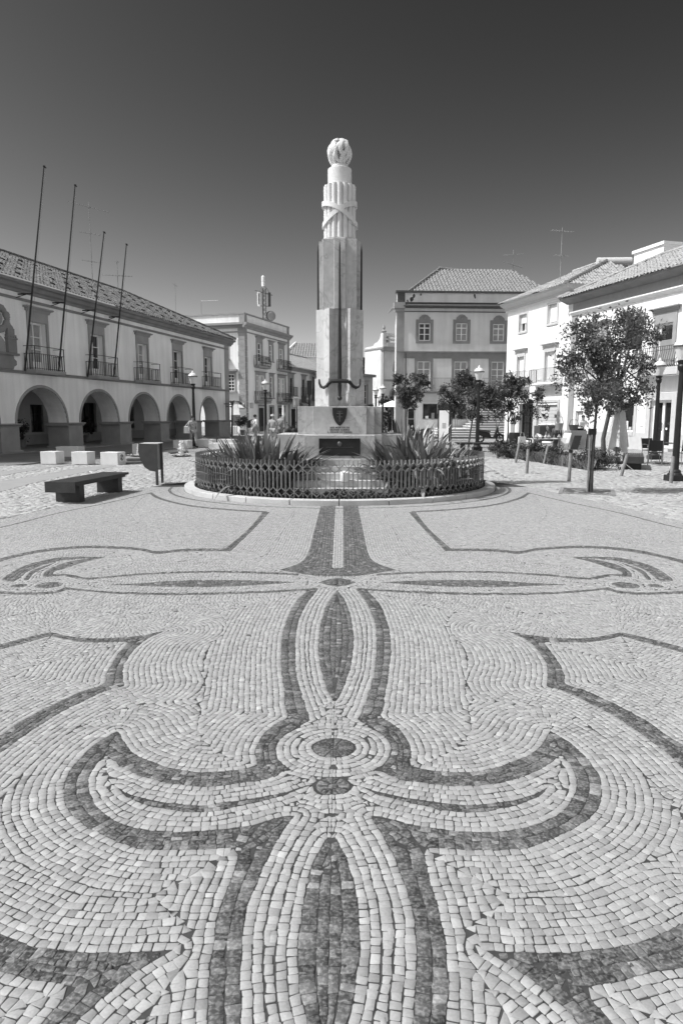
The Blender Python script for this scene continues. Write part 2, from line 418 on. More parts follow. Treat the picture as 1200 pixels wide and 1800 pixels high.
# guide lines that only steer the rows
GUIDE = [np.c_[3.66*np.cos(th), 16.4 + 3.66*np.sin(th)], B1]
for c, r in (((583, 1317), .29),): GUIDE.append(np.r_[ell(*c, r), ell(*c, r)[:1]])

h = 0.01; X1, Y0, Y1 = 8.2, 1.35, 16.2
gx = np.arange(-0.02, X1, h); gy = np.arange(Y0, Y1, h)
D = np.full((len(gy), len(gx)), 9.0, np.float32); D2 = D.copy(); LAB = np.zeros(D.shape, np.int16)
def splat(pts, closed, lab):
    global D, D2
    T = np.full(D.shape, 9.0, np.float32)
    P = np.asarray(pts); Q = np.roll(P, -1, 0) if closed else P[1:]
    if not closed: P = P[:-1]
    for a, b in zip(P, Q):
        if abs(a[0]) < .012 and abs(b[0]) < .012: continue
        rad = 3.2
        i0 = max(0, int((min(a[1], b[1]) - rad - Y0) / h)); i1 = min(len(gy), int((max(a[1], b[1]) + rad - Y0) / h) + 2)
        j0 = max(0, int((min(a[0], b[0]) - rad - gx[0]) / h)); j1 = min(len(gx), int((max(a[0], b[0]) + rad - gx[0]) / h) + 2)
        if i1 <= i0 or j1 <= j0: continue
        xx = gx[j0:j1][None, :] - a[0]; yy = gy[i0:i1][:, None] - a[1]
        dx, dy = b - a; L2 = dx*dx + dy*dy + 1e-12
        t = np.clip((xx*dx + yy*dy) / L2, 0, 1)
        d = np.hypot(xx - t*dx, yy - t*dy)
        np.minimum(T[i0:i1, j0:j1], d, out=T[i0:i1, j0:j1])
    k = T < D
    D2 = np.where(k, D, np.minimum(D2, T)); D = np.where(k, T, D); LAB[k] = lab
def thin(p):
    keep = [0]
    for i in range(1, len(p)):
        if np.hypot(*(p[i] - p[keep[-1]])) > .03: keep.append(i)
    return p[keep]
for q, p in enumerate(DARK): splat(thin(np.asarray(p)), True, q)
for q, p in enumerate(GUIDE): splat(thin(np.asarray(p)), False, 100 + q)
def label(x, y):
    return LAB[np.clip(((y - Y0)/h + .5).astype(int), 0, len(gy)-1), np.clip(((x - gx[0])/h + .5).astype(int), 0, len(gx)-1)]
def samp(A, x, y):
    fx = np.clip((x - gx[0]) / h, 0, len(gx) - 1.001); fy = np.clip((y - Y0) / h, 0, len(gy) - 1.001)
    i = fy.astype(int); j = fx.astype(int); u = fx - j; v = fy - i
    return A[i, j]*(1-u)*(1-v) + A[i, j+1]*u*(1-v) + A[i+1, j]*(1-u)*v + A[i+1, j+1]*u*v
Gy, Gx = np.gradient(D, h)
def contours(level, A=None):
    """marching squares, linked into polylines"""
    A = D if A is None else A
    s = A > level
    a, b, c, d = s[:-1, :-1], s[:-1, 1:], s[1:, 1:], s[1:, :-1]
    code = a*1 + b*2 + c*4 + d*8
    I, J = np.nonzero((code > 0) & (code < 15))
    nx = len(gx); nxt = {}
    def hp(i, j):
        u = (level - A[i, j]) / (A[i, j+1] - A[i, j]); return (gx[j] + u*h, gy[i])
    def vp(i, j):
        u = (level - A[i, j]) / (A[i+1, j] - A[i, j]); return (gx[j], gy[i] + u*h)
    SEG = {1: 'LB', 2: 'BR', 3: 'LR', 4: 'RT', 6: 'BT', 7: 'LT', 8: 'TL', 9: 'TB', 11: 'TR', 12: 'RL', 13: 'RB', 14: 'BL', 5: 'LTRB', 10: 'BRTL'}
    for i, j, k in zip(I.tolist(), J.tolist(), code[I, J].tolist()):
        e = {'B': (0, i, j), 'T': (0, i+1, j), 'L': (1, i, j), 'R': (1, i, j+1)}
        q = SEG[k]
        for m in range(0, len(q), 2):
            p, r = e[q[m]], e[q[m+1]]
            nxt.setdefault(p, []).append(r); nxt.setdefault(r, []).append(p)
    seen = set(); out = []
    def walk(st):
        path = [st]; seen.add(st); cur = st
        while True:
            g = [q for q in nxt[cur] if q not in seen]
            if not g: break
            cur = g[0]; seen.add(cur); path.append(cur)
        return path
    ends = [k for k, v in nxt.items() if len(v) == 1]
    for st in ends + list(nxt):
        if st in seen: continue
        p = walk(st)
        if len(p) > 2:
            closed = st in nxt[p[-1]] and len(p) > 4
            q = [hp(i, j) if t == 0 else vp(i, j) for t, i, j in p]
            if closed: q.append(q[0])
            out.append(np.array(q))
    return out
S = 0.0350; HW = S / 2
lev = 0; recs = []
while True:
    L = (lev + .5) * S
    if L > 3.0: break
    for c in contours(L):
        if len(c) > 5:                                      # take out the grid noise
            c[1:-1] = (c[:-2] + 2*c[1:-1] + c[2:]) / 4
        sl = np.r_[0, np.cumsum(np.hypot(*np.diff(c, axis=0).T))]; T = sl[-1]
        if T < .018: continue
        recs.append((L, c, sl, T))
    lev += 1
stones = []
for side in (1, -1):
    for L, c, sl, T in recs:
        n = max(1, int(round(T / S)))
        t = np.linspace(0, T, n + 1)
        if n > 2: t[1:-1] += rng.uniform(-.17, .17, n - 1) * T / n
        x = np.interp(t, sl, c[:, 0]); y = np.interp(t, sl, c[:, 1])
        keep = np.ones(n, bool)
        xm, ym = (x[1:] + x[:-1]) / 2, (y[1:] + y[:-1]) / 2
        keep &= (xm < ym * .53 + 2.3) & (xm > -.005)
        if not keep.any(): continue
        q = np.c_[x[:-1], y[:-1], x[1:], y[1:], np.full(n, L), np.full(n, side)][keep]
        stones.append(q)
ST = np.concatenate(stones)
# keep inside the border line and outside the kerb ring
def inside(poly, x, y):
    r = np.zeros(len(x), bool); P = np.asarray(poly); Q = np.roll(P, -1, 0)
    for (x0, y0), (x1, y1) in zip(P, Q):
        if y0 == y1: continue
        c = ((y0 > y) != (y1 > y)) & (x < (x1 - x0) * (y - y0) / (y1 - y0) + x0); r ^= c
    return r
FIELD = np.r_[[(-.1, 1.2)], [(9, 1.2)], [(9, B1[0][1])], B1, [(3.6, 16.9)], [(-.1, 16.9)]]
mx, my = (ST[:, 0] + ST[:, 2]) / 2, (ST[:, 1] + ST[:, 3]) / 2
ok = inside(FIELD, mx, my) & (np.hypot(mx, my - 16.4) > 3.66)
ST = ST[ok]; mx = mx[ok]; my = my[ok]
dark = np.zeros(len(ST), bool)
for p in DARK:
    P = np.asarray(p); lo, hi = P.min(0), P.max(0)
    k = np.nonzero((mx > lo[0]) & (mx < hi[0]) & (my > lo[1]) & (my < hi[1]))[0]
    if len(k): dark[k[inside(P, mx[k], my[k])]] = True
def normals(x, y):
    a = samp(Gx, x, y); b = samp(Gy, x, y); l = np.hypot(a, b) + 1e-6; return a / l, b / l
C4 = []; RID = []; LBS = []; DFS = []
for e in (0, 1):
    x, y, L = ST[:, 2*e], ST[:, 2*e+1], ST[:, 4]
    nx_, ny_ = normals(x, y)
    # straighten with the chord normal
    tx, ty = ST[:, 2] - ST[:, 0], ST[:, 3] - ST[:, 1]; l = np.hypot(tx, ty) + 1e-6
    cx, cy = -ty / l, tx / l; s = np.sign(cx*nx_ + cy*ny_); s[s == 0] = 1; cx, cy = cx*s, cy*s
    nx_, ny_ = .6*nx_ + .4*cx, .6*ny_ + .4*cy; l = np.hypot(nx_, ny_) + 1e-6; nx_, ny_ = nx_/l, ny_/l
    for sg in (1, -1):
        if sg == 1:                            # look along the normal for the line where rows from the other side meet
            r = np.full(len(x), 9.0)
            for t in np.linspace(.06, 1.35, 22)*S:
                dev = L + t - samp(D, x + nx_*t, y + ny_*t)
                r = np.where((r > 8) & (dev > .09*S), t - .05*S, r)
            RID.append(r)
            q = r + .35*S; la, lb = label(x, y), label(x + nx_*q, y + ny_*q)
            LBS.append((la, lb, r)); ga, gb = normals(x + nx_*q, y + ny_*q); df = (la != lb) & (ga*nx_ + gb*ny_ < -.75)
            DFS.append(df)
            hc = np.where(df, np.where(r < .75*S, np.clip(r, .15*HW, S), HW), np.where(r < 1.12*S, np.clip(r, .15*HW, 1.12*S), HW))
        else: hc = np.full(len(x), HW)
        C4.append((x + sg*nx_*hc, y + sg*ny_*hc))
# order: e0 outer, e0 inner, e1 inner, e1 outer
PX = np.stack([C4[0][0], C4[1][0], C4[3][0], C4[2][0]], 1); PY = np.stack([C4[0][1], C4[1][1], C4[3][1], C4[2][1]], 1)
PX = np.maximum(PX, 0.0008)
m0x, m0y = PX.mean(1, keepdims=True), PY.mean(1, keepdims=True)
rm = (RID[0] + RID[1]) / 2; DF = DFS[0] & DFS[1]
DROP = np.where(DF, rm < .25*S, (RID[0] < .12*S) & (RID[1] < .12*S))
def area(px, py): return .5*np.abs((px*np.roll(py, -1, 1) - py*np.roll(px, -1, 1)).sum(1))
ok = (area(PX, PY) > .00030) & ~DROP
PX, PY, m0x, m0y, dark, ST = PX[ok], PY[ok], m0x[ok], m0y[ok], dark[ok], ST[ok]
N = len(ST)
# one middle row along the line between two outlines wherever the rows leave room for a single one
mid = []
for lab in np.unique(LAB):
    A = np.where(LAB == lab, D2 - D, D - D2).astype(np.float32)
    for c in contours(0.0, A):
        if len(c) < 6: continue
        c[1:-1] = (c[:-2] + 2*c[1:-1] + c[2:]) / 4
        tn = np.gradient(c, axis=0); tn /= np.hypot(tn[:, 0], tn[:, 1])[:, None] + 1e-9; nn = np.c_[-tn[:, 1], tn[:, 0]]
        dr = samp(D, c[:, 0], c[:, 1])
        la, lb = label(*(c + nn*.02).T), label(*(c - nn*.02).T)
        n1, n2 = normals(*(c + nn*.02).T), normals(*(c - nn*.02).T); opp = n1[0]*n2[0] + n1[1]*n2[1] < -.6
        good = opp & (la != lb) & (np.minimum(la, lb) == lab) & (dr > .2*S)
        sl = np.r_[0, np.cumsum(np.hypot(*np.diff(c, axis=0).T))]; T = sl[-1]
        if T < S: continue
        for side in (1, -1):
            n = max(1, int(round(T/S))); t = np.linspace(0, T, n + 1)
            if n > 2: t[1:-1] += rng.uniform(-.17, .17, n - 1)*T/n
            I = lambda v: np.interp(t, sl, v)
            x, y, d_, gx_, gy_, gd = I(c[:, 0]), I(c[:, 1]), I(dr), I(nn[:, 0]), I(nn[:, 1]), I(good.astype(float))
            f = d_/S - np.floor(d_/S); okf = (f >= .25) & (f < .75) & (gd > .5); hw = f*S
            k = okf[1:] & okf[:-1]
            X_ = np.stack([x[:-1] + gx_[:-1]*hw[:-1], x[:-1] - gx_[:-1]*hw[:-1], x[1:] - gx_[1:]*hw[1:], x[1:] + gx_[1:]*hw[1:]], 1); Y_ = np.stack([y[:-1] + gy_[:-1]*hw[:-1], y[:-1] - gy_[:-1]*hw[:-1], y[1:] - gy_[1:]*hw[1:], y[1:] + gy_[1:]*hw[1:]], 1)
            xm, ym = X_.mean(1), Y_.mean(1); k &= (xm < ym*.53 + 2.3) & (xm > .01) & inside(FIELD, xm, ym) & (np.hypot(xm, ym - 16.4) > 3.66)
            mid.append((X_[k], Y_[k], side))
mX = np.concatenate([q[0] for q in mid]); mY = np.concatenate([q[1] for q in mid]); mS = np.concatenate([np.full(len(q[0]), q[2]) for q in mid])
md = np.zeros(len(mX), bool)
for p in DARK: md |= inside(np.asarray(p), mX.mean(1), mY.mean(1))
PX = np.r_[PX, np.maximum(mX, .0008)]; PY = np.r_[PY, mY]; dark = np.r_[dark, md]
ST = np.r_[ST, np.c_[mX[:, 0], mY[:, 0], mX[:, 2], mY[:, 2], mS*0, mS]]; N = len(ST)
m0x, m0y = PX.mean(1, keepdims=True), PY.mean(1, keepdims=True); print('middle row stones', len(mX))
def inset(px, py, g):
    dx, dy = px - m0x, py - m0y; l = np.hypot(dx, dy) + 1e-6; k = np.clip(1 - g / l, .2, 1)
    return m0x + dx*k, m0y + dy*k
gap = np.where(dark, .0012, rng.uniform(.0014, .0026, N))[:, None]
axis = PX < .0016
PX, PY = inset(PX, PY, gap); PX = np.where(axis, .0008, PX)
PX = PX + rng.normal(0, .0016, PX.shape); PY = PY + rng.normal(0, .0016, PY.shape)
sdv = ST[:, 5][:, None]
def wob(x, y, k):                              # hand-laid unevenness shared by neighbours
    return .0022*np.sin(x*61 + 2.1*np.sin(y*23 + k)) + .0026*np.sin(y*37 - x*29 + 1.7*k) + .003*np.sin(x*13 + y*11 + k*2.3)
wx, wy = wob(PX*sdv + 3, PY, 0.0), wob(PX*sdv + 3, PY, 2.0)
fade = np.clip(PX / .05, 0, 1)
PX = PX + wx*fade*.55; PY = PY + wy*fade*.55
# the two round dots on the axis are laid as wedges
DOTS = [(W([(583, 1317)])[0][1], .105), (W([(579, 1385)])[0][1], .078)]
for cy0, r0 in DOTS:
    d_ = np.hypot(PX.mean(1), PY.mean(1) - cy0); k = d_ > r0 + .004
    PX, PY, dark, ST = PX[k], PY[k], dark[k], ST[k]
    for sgn in (1, -1):
        for i in range(7):
            a0, a1 = -math.pi/2 + math.pi*i/7 + .02, -math.pi/2 + math.pi*(i+1)/7 - .02
            rr0, rr1 = .026, r0 - .001
            PX = np.r_[PX, [[max(.0008, rr1*math.cos(a1)), max(.0008, rr0*math.cos(a1)), max(.0008, rr0*math.cos(a0)), max(.0008, rr1*math.cos(a0))][::-1]]]; PY = np.r_[PY, [[cy0 + rr1*math.sin(a1), cy0 + rr0*math.sin(a1), cy0 + rr0*math.sin(a0), cy0 + rr1*math.sin(a0)][::-1]]]
            dark = np.r_[dark, True]; ST = np.r_[ST, [[0, cy0, .05, cy0, 0, sgn]]]
        PX = np.r_[PX, [[.0006, .0006, .022, .020]]]; PY = np.r_[PY, [[cy0 + .022, cy0 - .022, cy0 - .012, cy0 + .013]]]; dark = np.r_[dark, True]; ST = np.r_[ST, [[0, cy0, .05, cy0, 0, sgn]]]
N = len(ST); m0x, m0y = PX.mean(1, keepdims=True), PY.mean(1, keepdims=True)
# fill the holes where rows die out with small odd stones
cov = {1: np.zeros(D.shape, bool), -1: np.zeros(D.shape, bool)}
for sgn in (1, -1):
    k = ST[:, 5] == sgn; a_, b_ = PX[k], PY[k]
    for u in np.linspace(0, 1, 7):
        for w in np.linspace(0, 1, 7):
            x = (a_[:, 0]*(1-u) + a_[:, 3]*u)*(1-w) + (a_[:, 1]*(1-u) + a_[:, 2]*u)*w
            y = (b_[:, 0]*(1-u) + b_[:, 3]*u)*(1-w) + (b_[:, 1]*(1-u) + b_[:, 2]*u)*w
            j = np.clip(((x - gx[0]) / h + .5).astype(int), 0, len(gx)-1); i = np.clip(((y - Y0) / h + .5).astype(int), 0, len(gy)-1)
            cov[sgn][i, j] = True
XX, YY = np.meshgrid(gx, gy)
fld = (inside(FIELD, XX.ravel(), YY.ravel()) & (np.hypot(XX.ravel(), YY.ravel() - 16.4) > 3.68) & (XX.ravel() < YY.ravel()*.53 + 2.2) & (XX.ravel() > .006) & (YY.ravel() > 1.4)).reshape(D.shape)
fx_, fy_, fs_, fr_ = [], [], [], []
for sgn in (1, -1):
    free = fld & ~cov[sgn]
    for half in (2, 1):
        c = free.copy()
        for di in range(-half, half + 1):
            for dj in range(-half, half + 1): c &= np.roll(np.roll(free, di, 0), dj, 1)
        I, J = np.nonzero(c)
        for i, j in zip(I.tolist(), J.tolist()):
            if c[i, j] and free[i-half:i+half+1, j-half:j+half+1].all():
                free[i-half:i+half+1, j-half:j+half+1] = False
                fx_.append(gx[j]); fy_.append(gy[i]); fs_.append(sgn); fr_.append(half*h + .004)
    c = free & np.roll(free, -1, 0) & np.roll(free, -1, 1) & np.roll(np.roll(free, -1, 0), -1, 1)
    I, J = np.nonzero(c)
    for i, j in zip(I.tolist(), J.tolist()):
        if free[i:i+2, j:j+2].all():
            free[i:i+2, j:j+2] = False
            fx_.append(gx[j] + h/2); fy_.append(gy[i] + h/2); fs_.append(sgn); fr_.append(.0098)
if fx_:
    fx_, fy_, fs_, fr_ = map(np.array, (fx_, fy_, fs_, fr_)); n_ = len(fx_)
    qx = fx_[:, None] + np.array([-1, -1, 1, 1])[None]*fr_[:, None] + rng.normal(0, .0025, (n_, 4)); qy = fy_[:, None] + np.array([1, -1, -1, 1])[None]*fr_[:, None] + rng.normal(0, .0025, (n_, 4))
    qx = np.maximum(qx, .0008); dd = np.zeros(n_, bool)
    for p in DARK: dd |= inside(np.asarray(p), fx_, fy_)
    PX = np.r_[PX, qx]; PY = np.r_[PY, qy]; dark = np.r_[dark, dd]
    ST = np.r_[ST, np.c_[fx_, fy_, fx_, fy_, fx_*0, fs_]]; N = len(ST)
    m0x, m0y = PX.mean(1, keepdims=True), PY.mean(1, keepdims=True)
    print('fillers', n_)
sd = ST[:, 5][:, None]
zt = rng.normal(.010, .0007, (N, 1)) + rng.normal(0, .0003, (N, 4))
BEDZ = -.022
def block_mesh(ix):
    """stones near the camera: worn corners cut off, eight-sided tops"""
    px, py, z = PX[ix], PY[ix], zt[ix]; n = len(ix); ox, oy, oz = [], [], []
    for i in range(4):
        for j in ((i - 1) % 4, (i + 1) % 4):
            dx, dy = px[:, j] - px[:, i], py[:, j] - py[:, i]; l = np.hypot(dx, dy) + 1e-6
            c = np.minimum(rng.uniform(.0012, .0045, n), l*.3)
            ox.append(px[:, i] + dx/l*c); oy.append(py[:, i] + dy/l*c); oz.append(z[:, i])
    ox, oy, oz = np.stack(ox, 1), np.stack(oy, 1), np.stack(oz, 1)
    cx, cy = ox.mean(1, keepdims=True), oy.mean(1, keepdims=True)
    def ins(g):
        dx, dy = ox - cx, oy - cy; l = np.hypot(dx, dy) + 1e-6; k = np.clip(1 - g/l, .2, 1); return cx + dx*k, cy + dy*k
    a, b_ = ins(.0011); s_ = sd[ix]
    ring = lambda x, y, zz: np.stack([AX + x*s_, y, zz], 2)
    V = np.concatenate([ring(a, b_, oz), ring(ox, oy, oz - .0007), ring(ox, oy, oz*0 + BEDZ)], 1)
    f = [[0, 1, 2, 3], [0, 3, 4, 7], [4, 5, 6, 7]] + [[8*r + 8 + i, 8*r + 8 + (i+1) % 8, 8*r + (i+1) % 8, 8*r + i] for r in (0, 1) for i in range(8)]
    return V, np.array(f), 24
def plain_mesh(ix):
    px, py, z = PX[ix], PY[ix], zt[ix]; cx, cy = px.mean(1, keepdims=True), py.mean(1, keepdims=True)
    dx, dy = px - cx, py - cy; l = np.hypot(dx, dy) + 1e-6; k = np.clip(1 - .0013/l, .2, 1); s_ = sd[ix]
    ring = lambda x, y, zz: np.stack([AX + x*s_, y, zz], 2)
    V = np.concatenate([ring(cx + dx*k, cy + dy*k, z), ring(px, py, z - .0007), ring(px, py, z*0 + BEDZ)], 1)
    return V, np.array(fl), 12
fl = [[0, 1, 2, 3]] + [[4 + i, 4 + (i+1) % 4, (i+1) % 4, i] for i in range(4)] + [[8 + i, 8 + (i+1) % 4, 4 + (i+1) % 4, 4 + i] for i in range(4)]
tone = np.where(dark, np.clip(rng.lognormal(-2.78, .5, N), .022, .22), np.clip(rng.normal(.300, .026, N), .21, .40))
odd = rng.random(N); tone = np.where(~dark & (odd < .06), tone * .82, tone); tone = np.where(~dark & (odd > .95), tone * 1.16, tone)
PM = attr_mat('mosaic_stones', .6, vein=.15, fs=110, fa=.10)
jm = smat('joint_sand', .042, .95, .35, 5, .2, 60)
MB().poly([(AX + x, y, .0076) for x, y in np.r_[FIELD[1:-1], (FIELD[1:-1] * [-1, 1])[::-1]]]).build('pavement_bed', jm)['kind'] = 'structure'
cy_ = PY.mean(1); groups = [(block_mesh, np.nonzero(cy_ < 5.0)[0]), (plain_mesh, np.nonzero(cy_ >= 5.0)[0])]
aV, aF, aT, aD, o0 = [], [], [], [], 0
for fn, ix in groups:
    V, f, m = fn(ix); n = len(ix)
    aV.append(V.reshape(-1, 3)); aF.append(((o0 + np.arange(n)*m)[:, None, None] + f[None]).reshape(-1, 4)); aT.append(np.repeat(tone[ix], m)); aD.append(np.repeat(dark[ix].astype(float), m)); o0 += n*m
np_mesh('mosaic_pavement', np.concatenate(aV), np.concatenate(aF), PM, attrs={'tone': np.concatenate(aT), 'dark': np.concatenate(aD)})['kind'] = 'structure'
print('stones', N)

# ------------------------------------------------------------ coarse cobbles either side
def cobbles(name, poly, s, ang, seed, holes=()):
    r = np.random.default_rng(seed); P = np.asarray(poly, float)
    ca, sa = math.cos(ang), math.sin(ang); Rm = np.array([[ca, -sa], [sa, ca]])
    Q = P @ Rm; lo, hi = Q.min(0), Q.max(0)
    nu, nv = int((hi[0]-lo[0])/s) + 2, int((hi[1]-lo[1])/s) + 2
    U, V_ = np.meshgrid(np.arange(nu), np.arange(nv)); U = U.ravel(); V_ = V_.ravel()
    off = r.random(nv)[V_]; u0 = lo[0] + (U + off) * s; v0 = lo[1] + V_ * s
    wob = .35*s*np.sin(u0*1.7 + v0*.6) + .3*s*np.sin(u0*.6 - v0*1.1)
    cu = np.stack([u0, u0+s, u0+s, u0], 1) + r.normal(0, .07*s, (len(U), 4)); cv = np.stack([v0, v0, v0+s, v0+s], 1) + wob[:, None] + r.normal(0, .06*s, (len(U), 4))
    xy = np.stack([cu, cv], 2) @ Rm.T
    cen = xy.mean(1); k = inside(P, cen[:, 0], cen[:, 1])
    for hh in holes: k &= ~inside(hh, cen[:, 0], cen[:, 1])
    xy, cen = xy[k], cen[k]; n = len(xy)
    d = xy - cen[:, None]; o = cen[:, None] + d * .90; i_ = cen[:, None] + d * .66
    z = r.normal(.016, .003, (n, 1, 1)) + r.normal(0, .002, (n, 4, 1))
    V3 = np.concatenate([np.concatenate([i_, z], 2), np.concatenate([o, z - .008], 2), np.concatenate([o, z*0 - .01], 2)], 1)
    F3 = ((np.arange(n)*12)[:, None, None] + np.array(fl)[None]).reshape(-1, 4)
    tn = np.clip(r.normal(.33, .035, n), .22, .46)
    ob = np_mesh(name, V3.reshape(-1, 3), F3, PM, attrs={'tone': np.repeat(tn, 12), 'dark': np.zeros(n*12)}); ob['kind'] = 'structure'
BL = (B1 * [-1, 1] + [AX, 0]); BR = B1 + [AX, 0]
stripA = np.array([gp(*p) for p in [(-40,856),(0,847),(60,838),(115,828),(150,822),(190,818),(205,820),(160,829),(110,839),(60,850),(0,866),(-40,876)]])
stripB = np.array([gp(*p) for p in [(-40,833),(0,829.5),(60,823),(110,817.5),(140,816.5),(90,823),(40,831),(0,838),(-40,846)]])
left_poly = np.r_[BL, [(-4.6, 18.5)], [(-5.2, 23.5)], [(-11.5, 23.2)], [(-10.5, 17.0)], [(-8.6, 9.9)]]
cobbles('cobble_paving', left_poly, .125, 1.2, 3, (stripA, stripB))
right_poly = np.r_[BR, [(4.5, 17.4)], [(5.3, 28)], [(13.5, 27)], [(10.2, 18)], [(8.6, 9.9)]]
cobbles('cobble_paving', right_poly, .125, -1.2, 4)
back_poly = np.array([(-6.6, 23.6), (-4.6, 18.6), (-4.0, 17.5), (4.4, 17.5), (5.2, 28), (-6.6, 28)])
cobbles('cobble_paving', back_poly, .14, 0, 5)
slab = smat('smooth_paving_slab', .27, .7, .06, 1.5, .05, 30)
for st in (stripA, stripB):
    MB().prism([tuple(p) for p in st], -.02, .019).build('path', slab)['kind'] = 'structure'
# ------------------------------------------------------------ monument
MX, MY = AX, 16.4
mon = thing('war_memorial', 'tall pale marble memorial column with bronze swords and a carved flame on top', 'monument', (MX, MY, 0))
def octagon(a): return [(a/math.cos(math.pi/8)*math.cos(math.pi/8 + k*math.pi/4), a/math.cos(math.pi/8)*math.sin(math.pi/8 + k*math.pi/4)) for k in range(8)]
zs = [.05, .214, .354, .488, .615, .76]
for k, a in enumerate((2.5, 2.26, 2.02, 1.78, 1.55)):
    MB().prism(octagon(a), zs[k] if k else -.05, zs[k + 1]).build('step', M['marble'], mon, bevel=.008)
def four(q):
    """quarter outline (from the front face, going to the right side) to the whole closed outline"""
    out = []
    for k in range(4):
        for x, y in q:
            for _ in range(k): x, y = -y, x
            out.append((x, y))
    return out
MB().prism(four([(-.77, -1.42), (.77, -1.42), (.77, -.95), (.95, -.95), (.95, -.77)][:]), .76, 1.27).build('plinth', M['marble'], mon, bevel=.006)
MB().prism(four([(-.6, -.96), (.6, -.96), (.6, -.78), (.78, -.78), (.78, -.6)]), 1.27, 1.90).build('upper_plinth', M['marble'], mon, bevel=.006)
qs = [(-.10, -.40), (.10, -.40), (.235, -.54), (.365, -.365), (.54, -.235)]
MB().prism(four([(x*1.07, y*1.07) for x, y in qs]), 1.90, 2.54).build('shaft', M['marble'], mon)
MB().prism(four(qs), 2.54, 4.09).build('shaft', M['marble'], mon)
q3 = [(-.125, -.47), (.125, -.47), (.125, -.385), (.385, -.385), (.385, -.125)]
MB().prism(four(q3), 4.09, 5.62).build('shaft', M['marble'], mon, bevel=.006)
MB().prism(four([(-.13, -.40), (.13, -.40), (.31, -.31), (.40, -.13)][:3]), 5.62, 5.66).build('shaft_cap', M['marble'], mon)
# swords, one on each side
for k in range(4):
    a = k * math.pi / 2; ca, sa = math.cos(a), math.sin(a)
    def rt(p): return (p[0]*ca - p[1]*sa, p[0]*sa + p[1]*ca, p[2])
    b = MB()
    y0 = -.50
    blade = [(-.044, y0, 2.5), (0, y0 - .03, 2.5), (.044, y0, 2.5), (0, y0 + .03, 2.5)]
    top = [(-.016, y0, 5.42), (0, y0 - .02, 5.42), (.016, y0, 5.42), (0, y0 + .02, 5.42)]
    i0 = len(b.v); b.v += [rt(p) for p in blade + top] + [rt((0, y0, 5.60))]
    b.f += [(i0+3, i0+2, i0+1, i0)] + [(i0+i, i0+(i+1) % 4, i0+4+(i+1) % 4, i0+4+i) for i in range(4)] + [(i0+4+i, i0+4+(i+1) % 4, i0+8) for i in range(4)]
    sw = b.build('sword', M['bronze'], mon)
    if k in (1, 3): continue
    g = MB(); y0 = -.575
    g.tube([rt(p) for p in [(-.20, y0 - .03, 2.465), (0, y0 - .05, 2.475), (.20, y0 - .03, 2.465)]], .045, 8)
    for s in (1, -1):
        g.tube([rt((s*x, y0 - .02 + dy, z)) for x, z, dy in [(.2, 2.465, -.01), (.25, 2.42, 0), (.30, 2.36, .02), (.37, 2.325, .05), (.43, 2.35, .07), (.462, 2.42, .08), (.468, 2.52, .08)]], [.045, .04, .036, .036, .032, .026, .016], 8)
    g.build('guard', M['bronze'], sw, smooth=True)
    g = MB(); g.tube([rt((0, y0 - .02, z)) for z in (2.46, 2.35, 2.22, 2.12)], [.036, .046, .04, .034], 10); g.ball(rt((0, y0 - .02, 2.085)), .055, 10)
    g.build('grip', M['bronze'], sw, smooth=True)
# bundle of rods with crossed ribbons, drum and flame
b = MB(); b.lathe([(.30, 5.64), (.30, 6.80)], 32)
for k in range(16):
    a = 2*math.pi*(k + .0)/16 - math.pi/2
    b.tube([(.305*math.cos(a), .305*math.sin(a), 5.64), (.305*math.cos(a), .305*math.sin(a), 6.84)], .062, 10)
b.build('rod_bundle', M['marble_white'], mon, smooth=True)
r = MB()
for s in (1, -1):
    pts = []
    for i in range(65):
        t = 2*math.pi*i/64; z = 6.26 + s*.26*math.sin(t) ; rr = .405 + .006*s
        pts.append((rr*math.cos(t), rr*math.sin(t), z))
    # two loops crossing in front and behind
    pts = [(x, y, 6.27 - .235*s*x/.405 - .065*(x/.405)**2) for x, y, z in pts]
    for a, c in zip(pts[:-1], pts[1:]):
        w = .055; t_ = 1.0; o = 1.09
        r.v += [(a[0], a[1], a[2]-w), (c[0], c[1], c[2]-w), (c[0], c[1], c[2]+w), (a[0], a[1], a[2]+w),
                (a[0]*.86, a[1]*.86, a[2]-w), (c[0]*.86, c[1]*.86, c[2]-w), (c[0]*.86, c[1]*.86, c[2]+w), (a[0]*.86, a[1]*.86, a[2]+w)]
        k = len(r.v) - 8
        r.f += [(k, k+1, k+2, k+3), (k+4, k+7, k+6, k+5), (k+3, k+2, k+6, k+7), (k, k+4, k+5, k+1)]
r.build('ribbon', M['marble_white'], mon)
MB().lathe([(.27, 6.80), (.27, 7.20), (.262, 7.21), (.20, 7.21)], 32).build('drum', M['marble_white'], mon, smooth=True)
b = MB(); b.ball((0, 0, 7.53), .165, 20, (1, 1, 1.25)); rg = random.Random(5)
b.lathe([(.19, 7.20), (.20, 7.26), (.16, 7.32)], 20)
for n, l0, l1, R_, rad in ((12, -72, 30, .215, .045), (10, -45, 55, .226, .045), (7, -15, 74, .232, .05), (4, 20, 84, .225, .052)):
    for k in range(n):
        a = 2*math.pi*(k + .5*rg.random())/n; la, lb = l0, l1 + rg.uniform(-14, 10); sw = rg.choice((-1, 1, 1))*rg.uniform(.16, .34)
        P = []
        for i in range(9):
            t = i/8; f = R(la + (lb - la)*t); q = a + sw*math.sin(t*math.pi*1.6)/max(.55, math.cos(f))
            rr = R_ + .022*t
            P.append((rr*math.cos(f)*math.cos(q), rr*math.cos(f)*math.sin(q), 7.53 + rr*1.28*math.sin(f)))
        b.tube(P, [rad*w for w in (.5, .8, 1, 1.1, 1.1, 1.0, .8, .5, .15)], 6)
b.build('flame', M['marble_white'], mon, smooth=True)
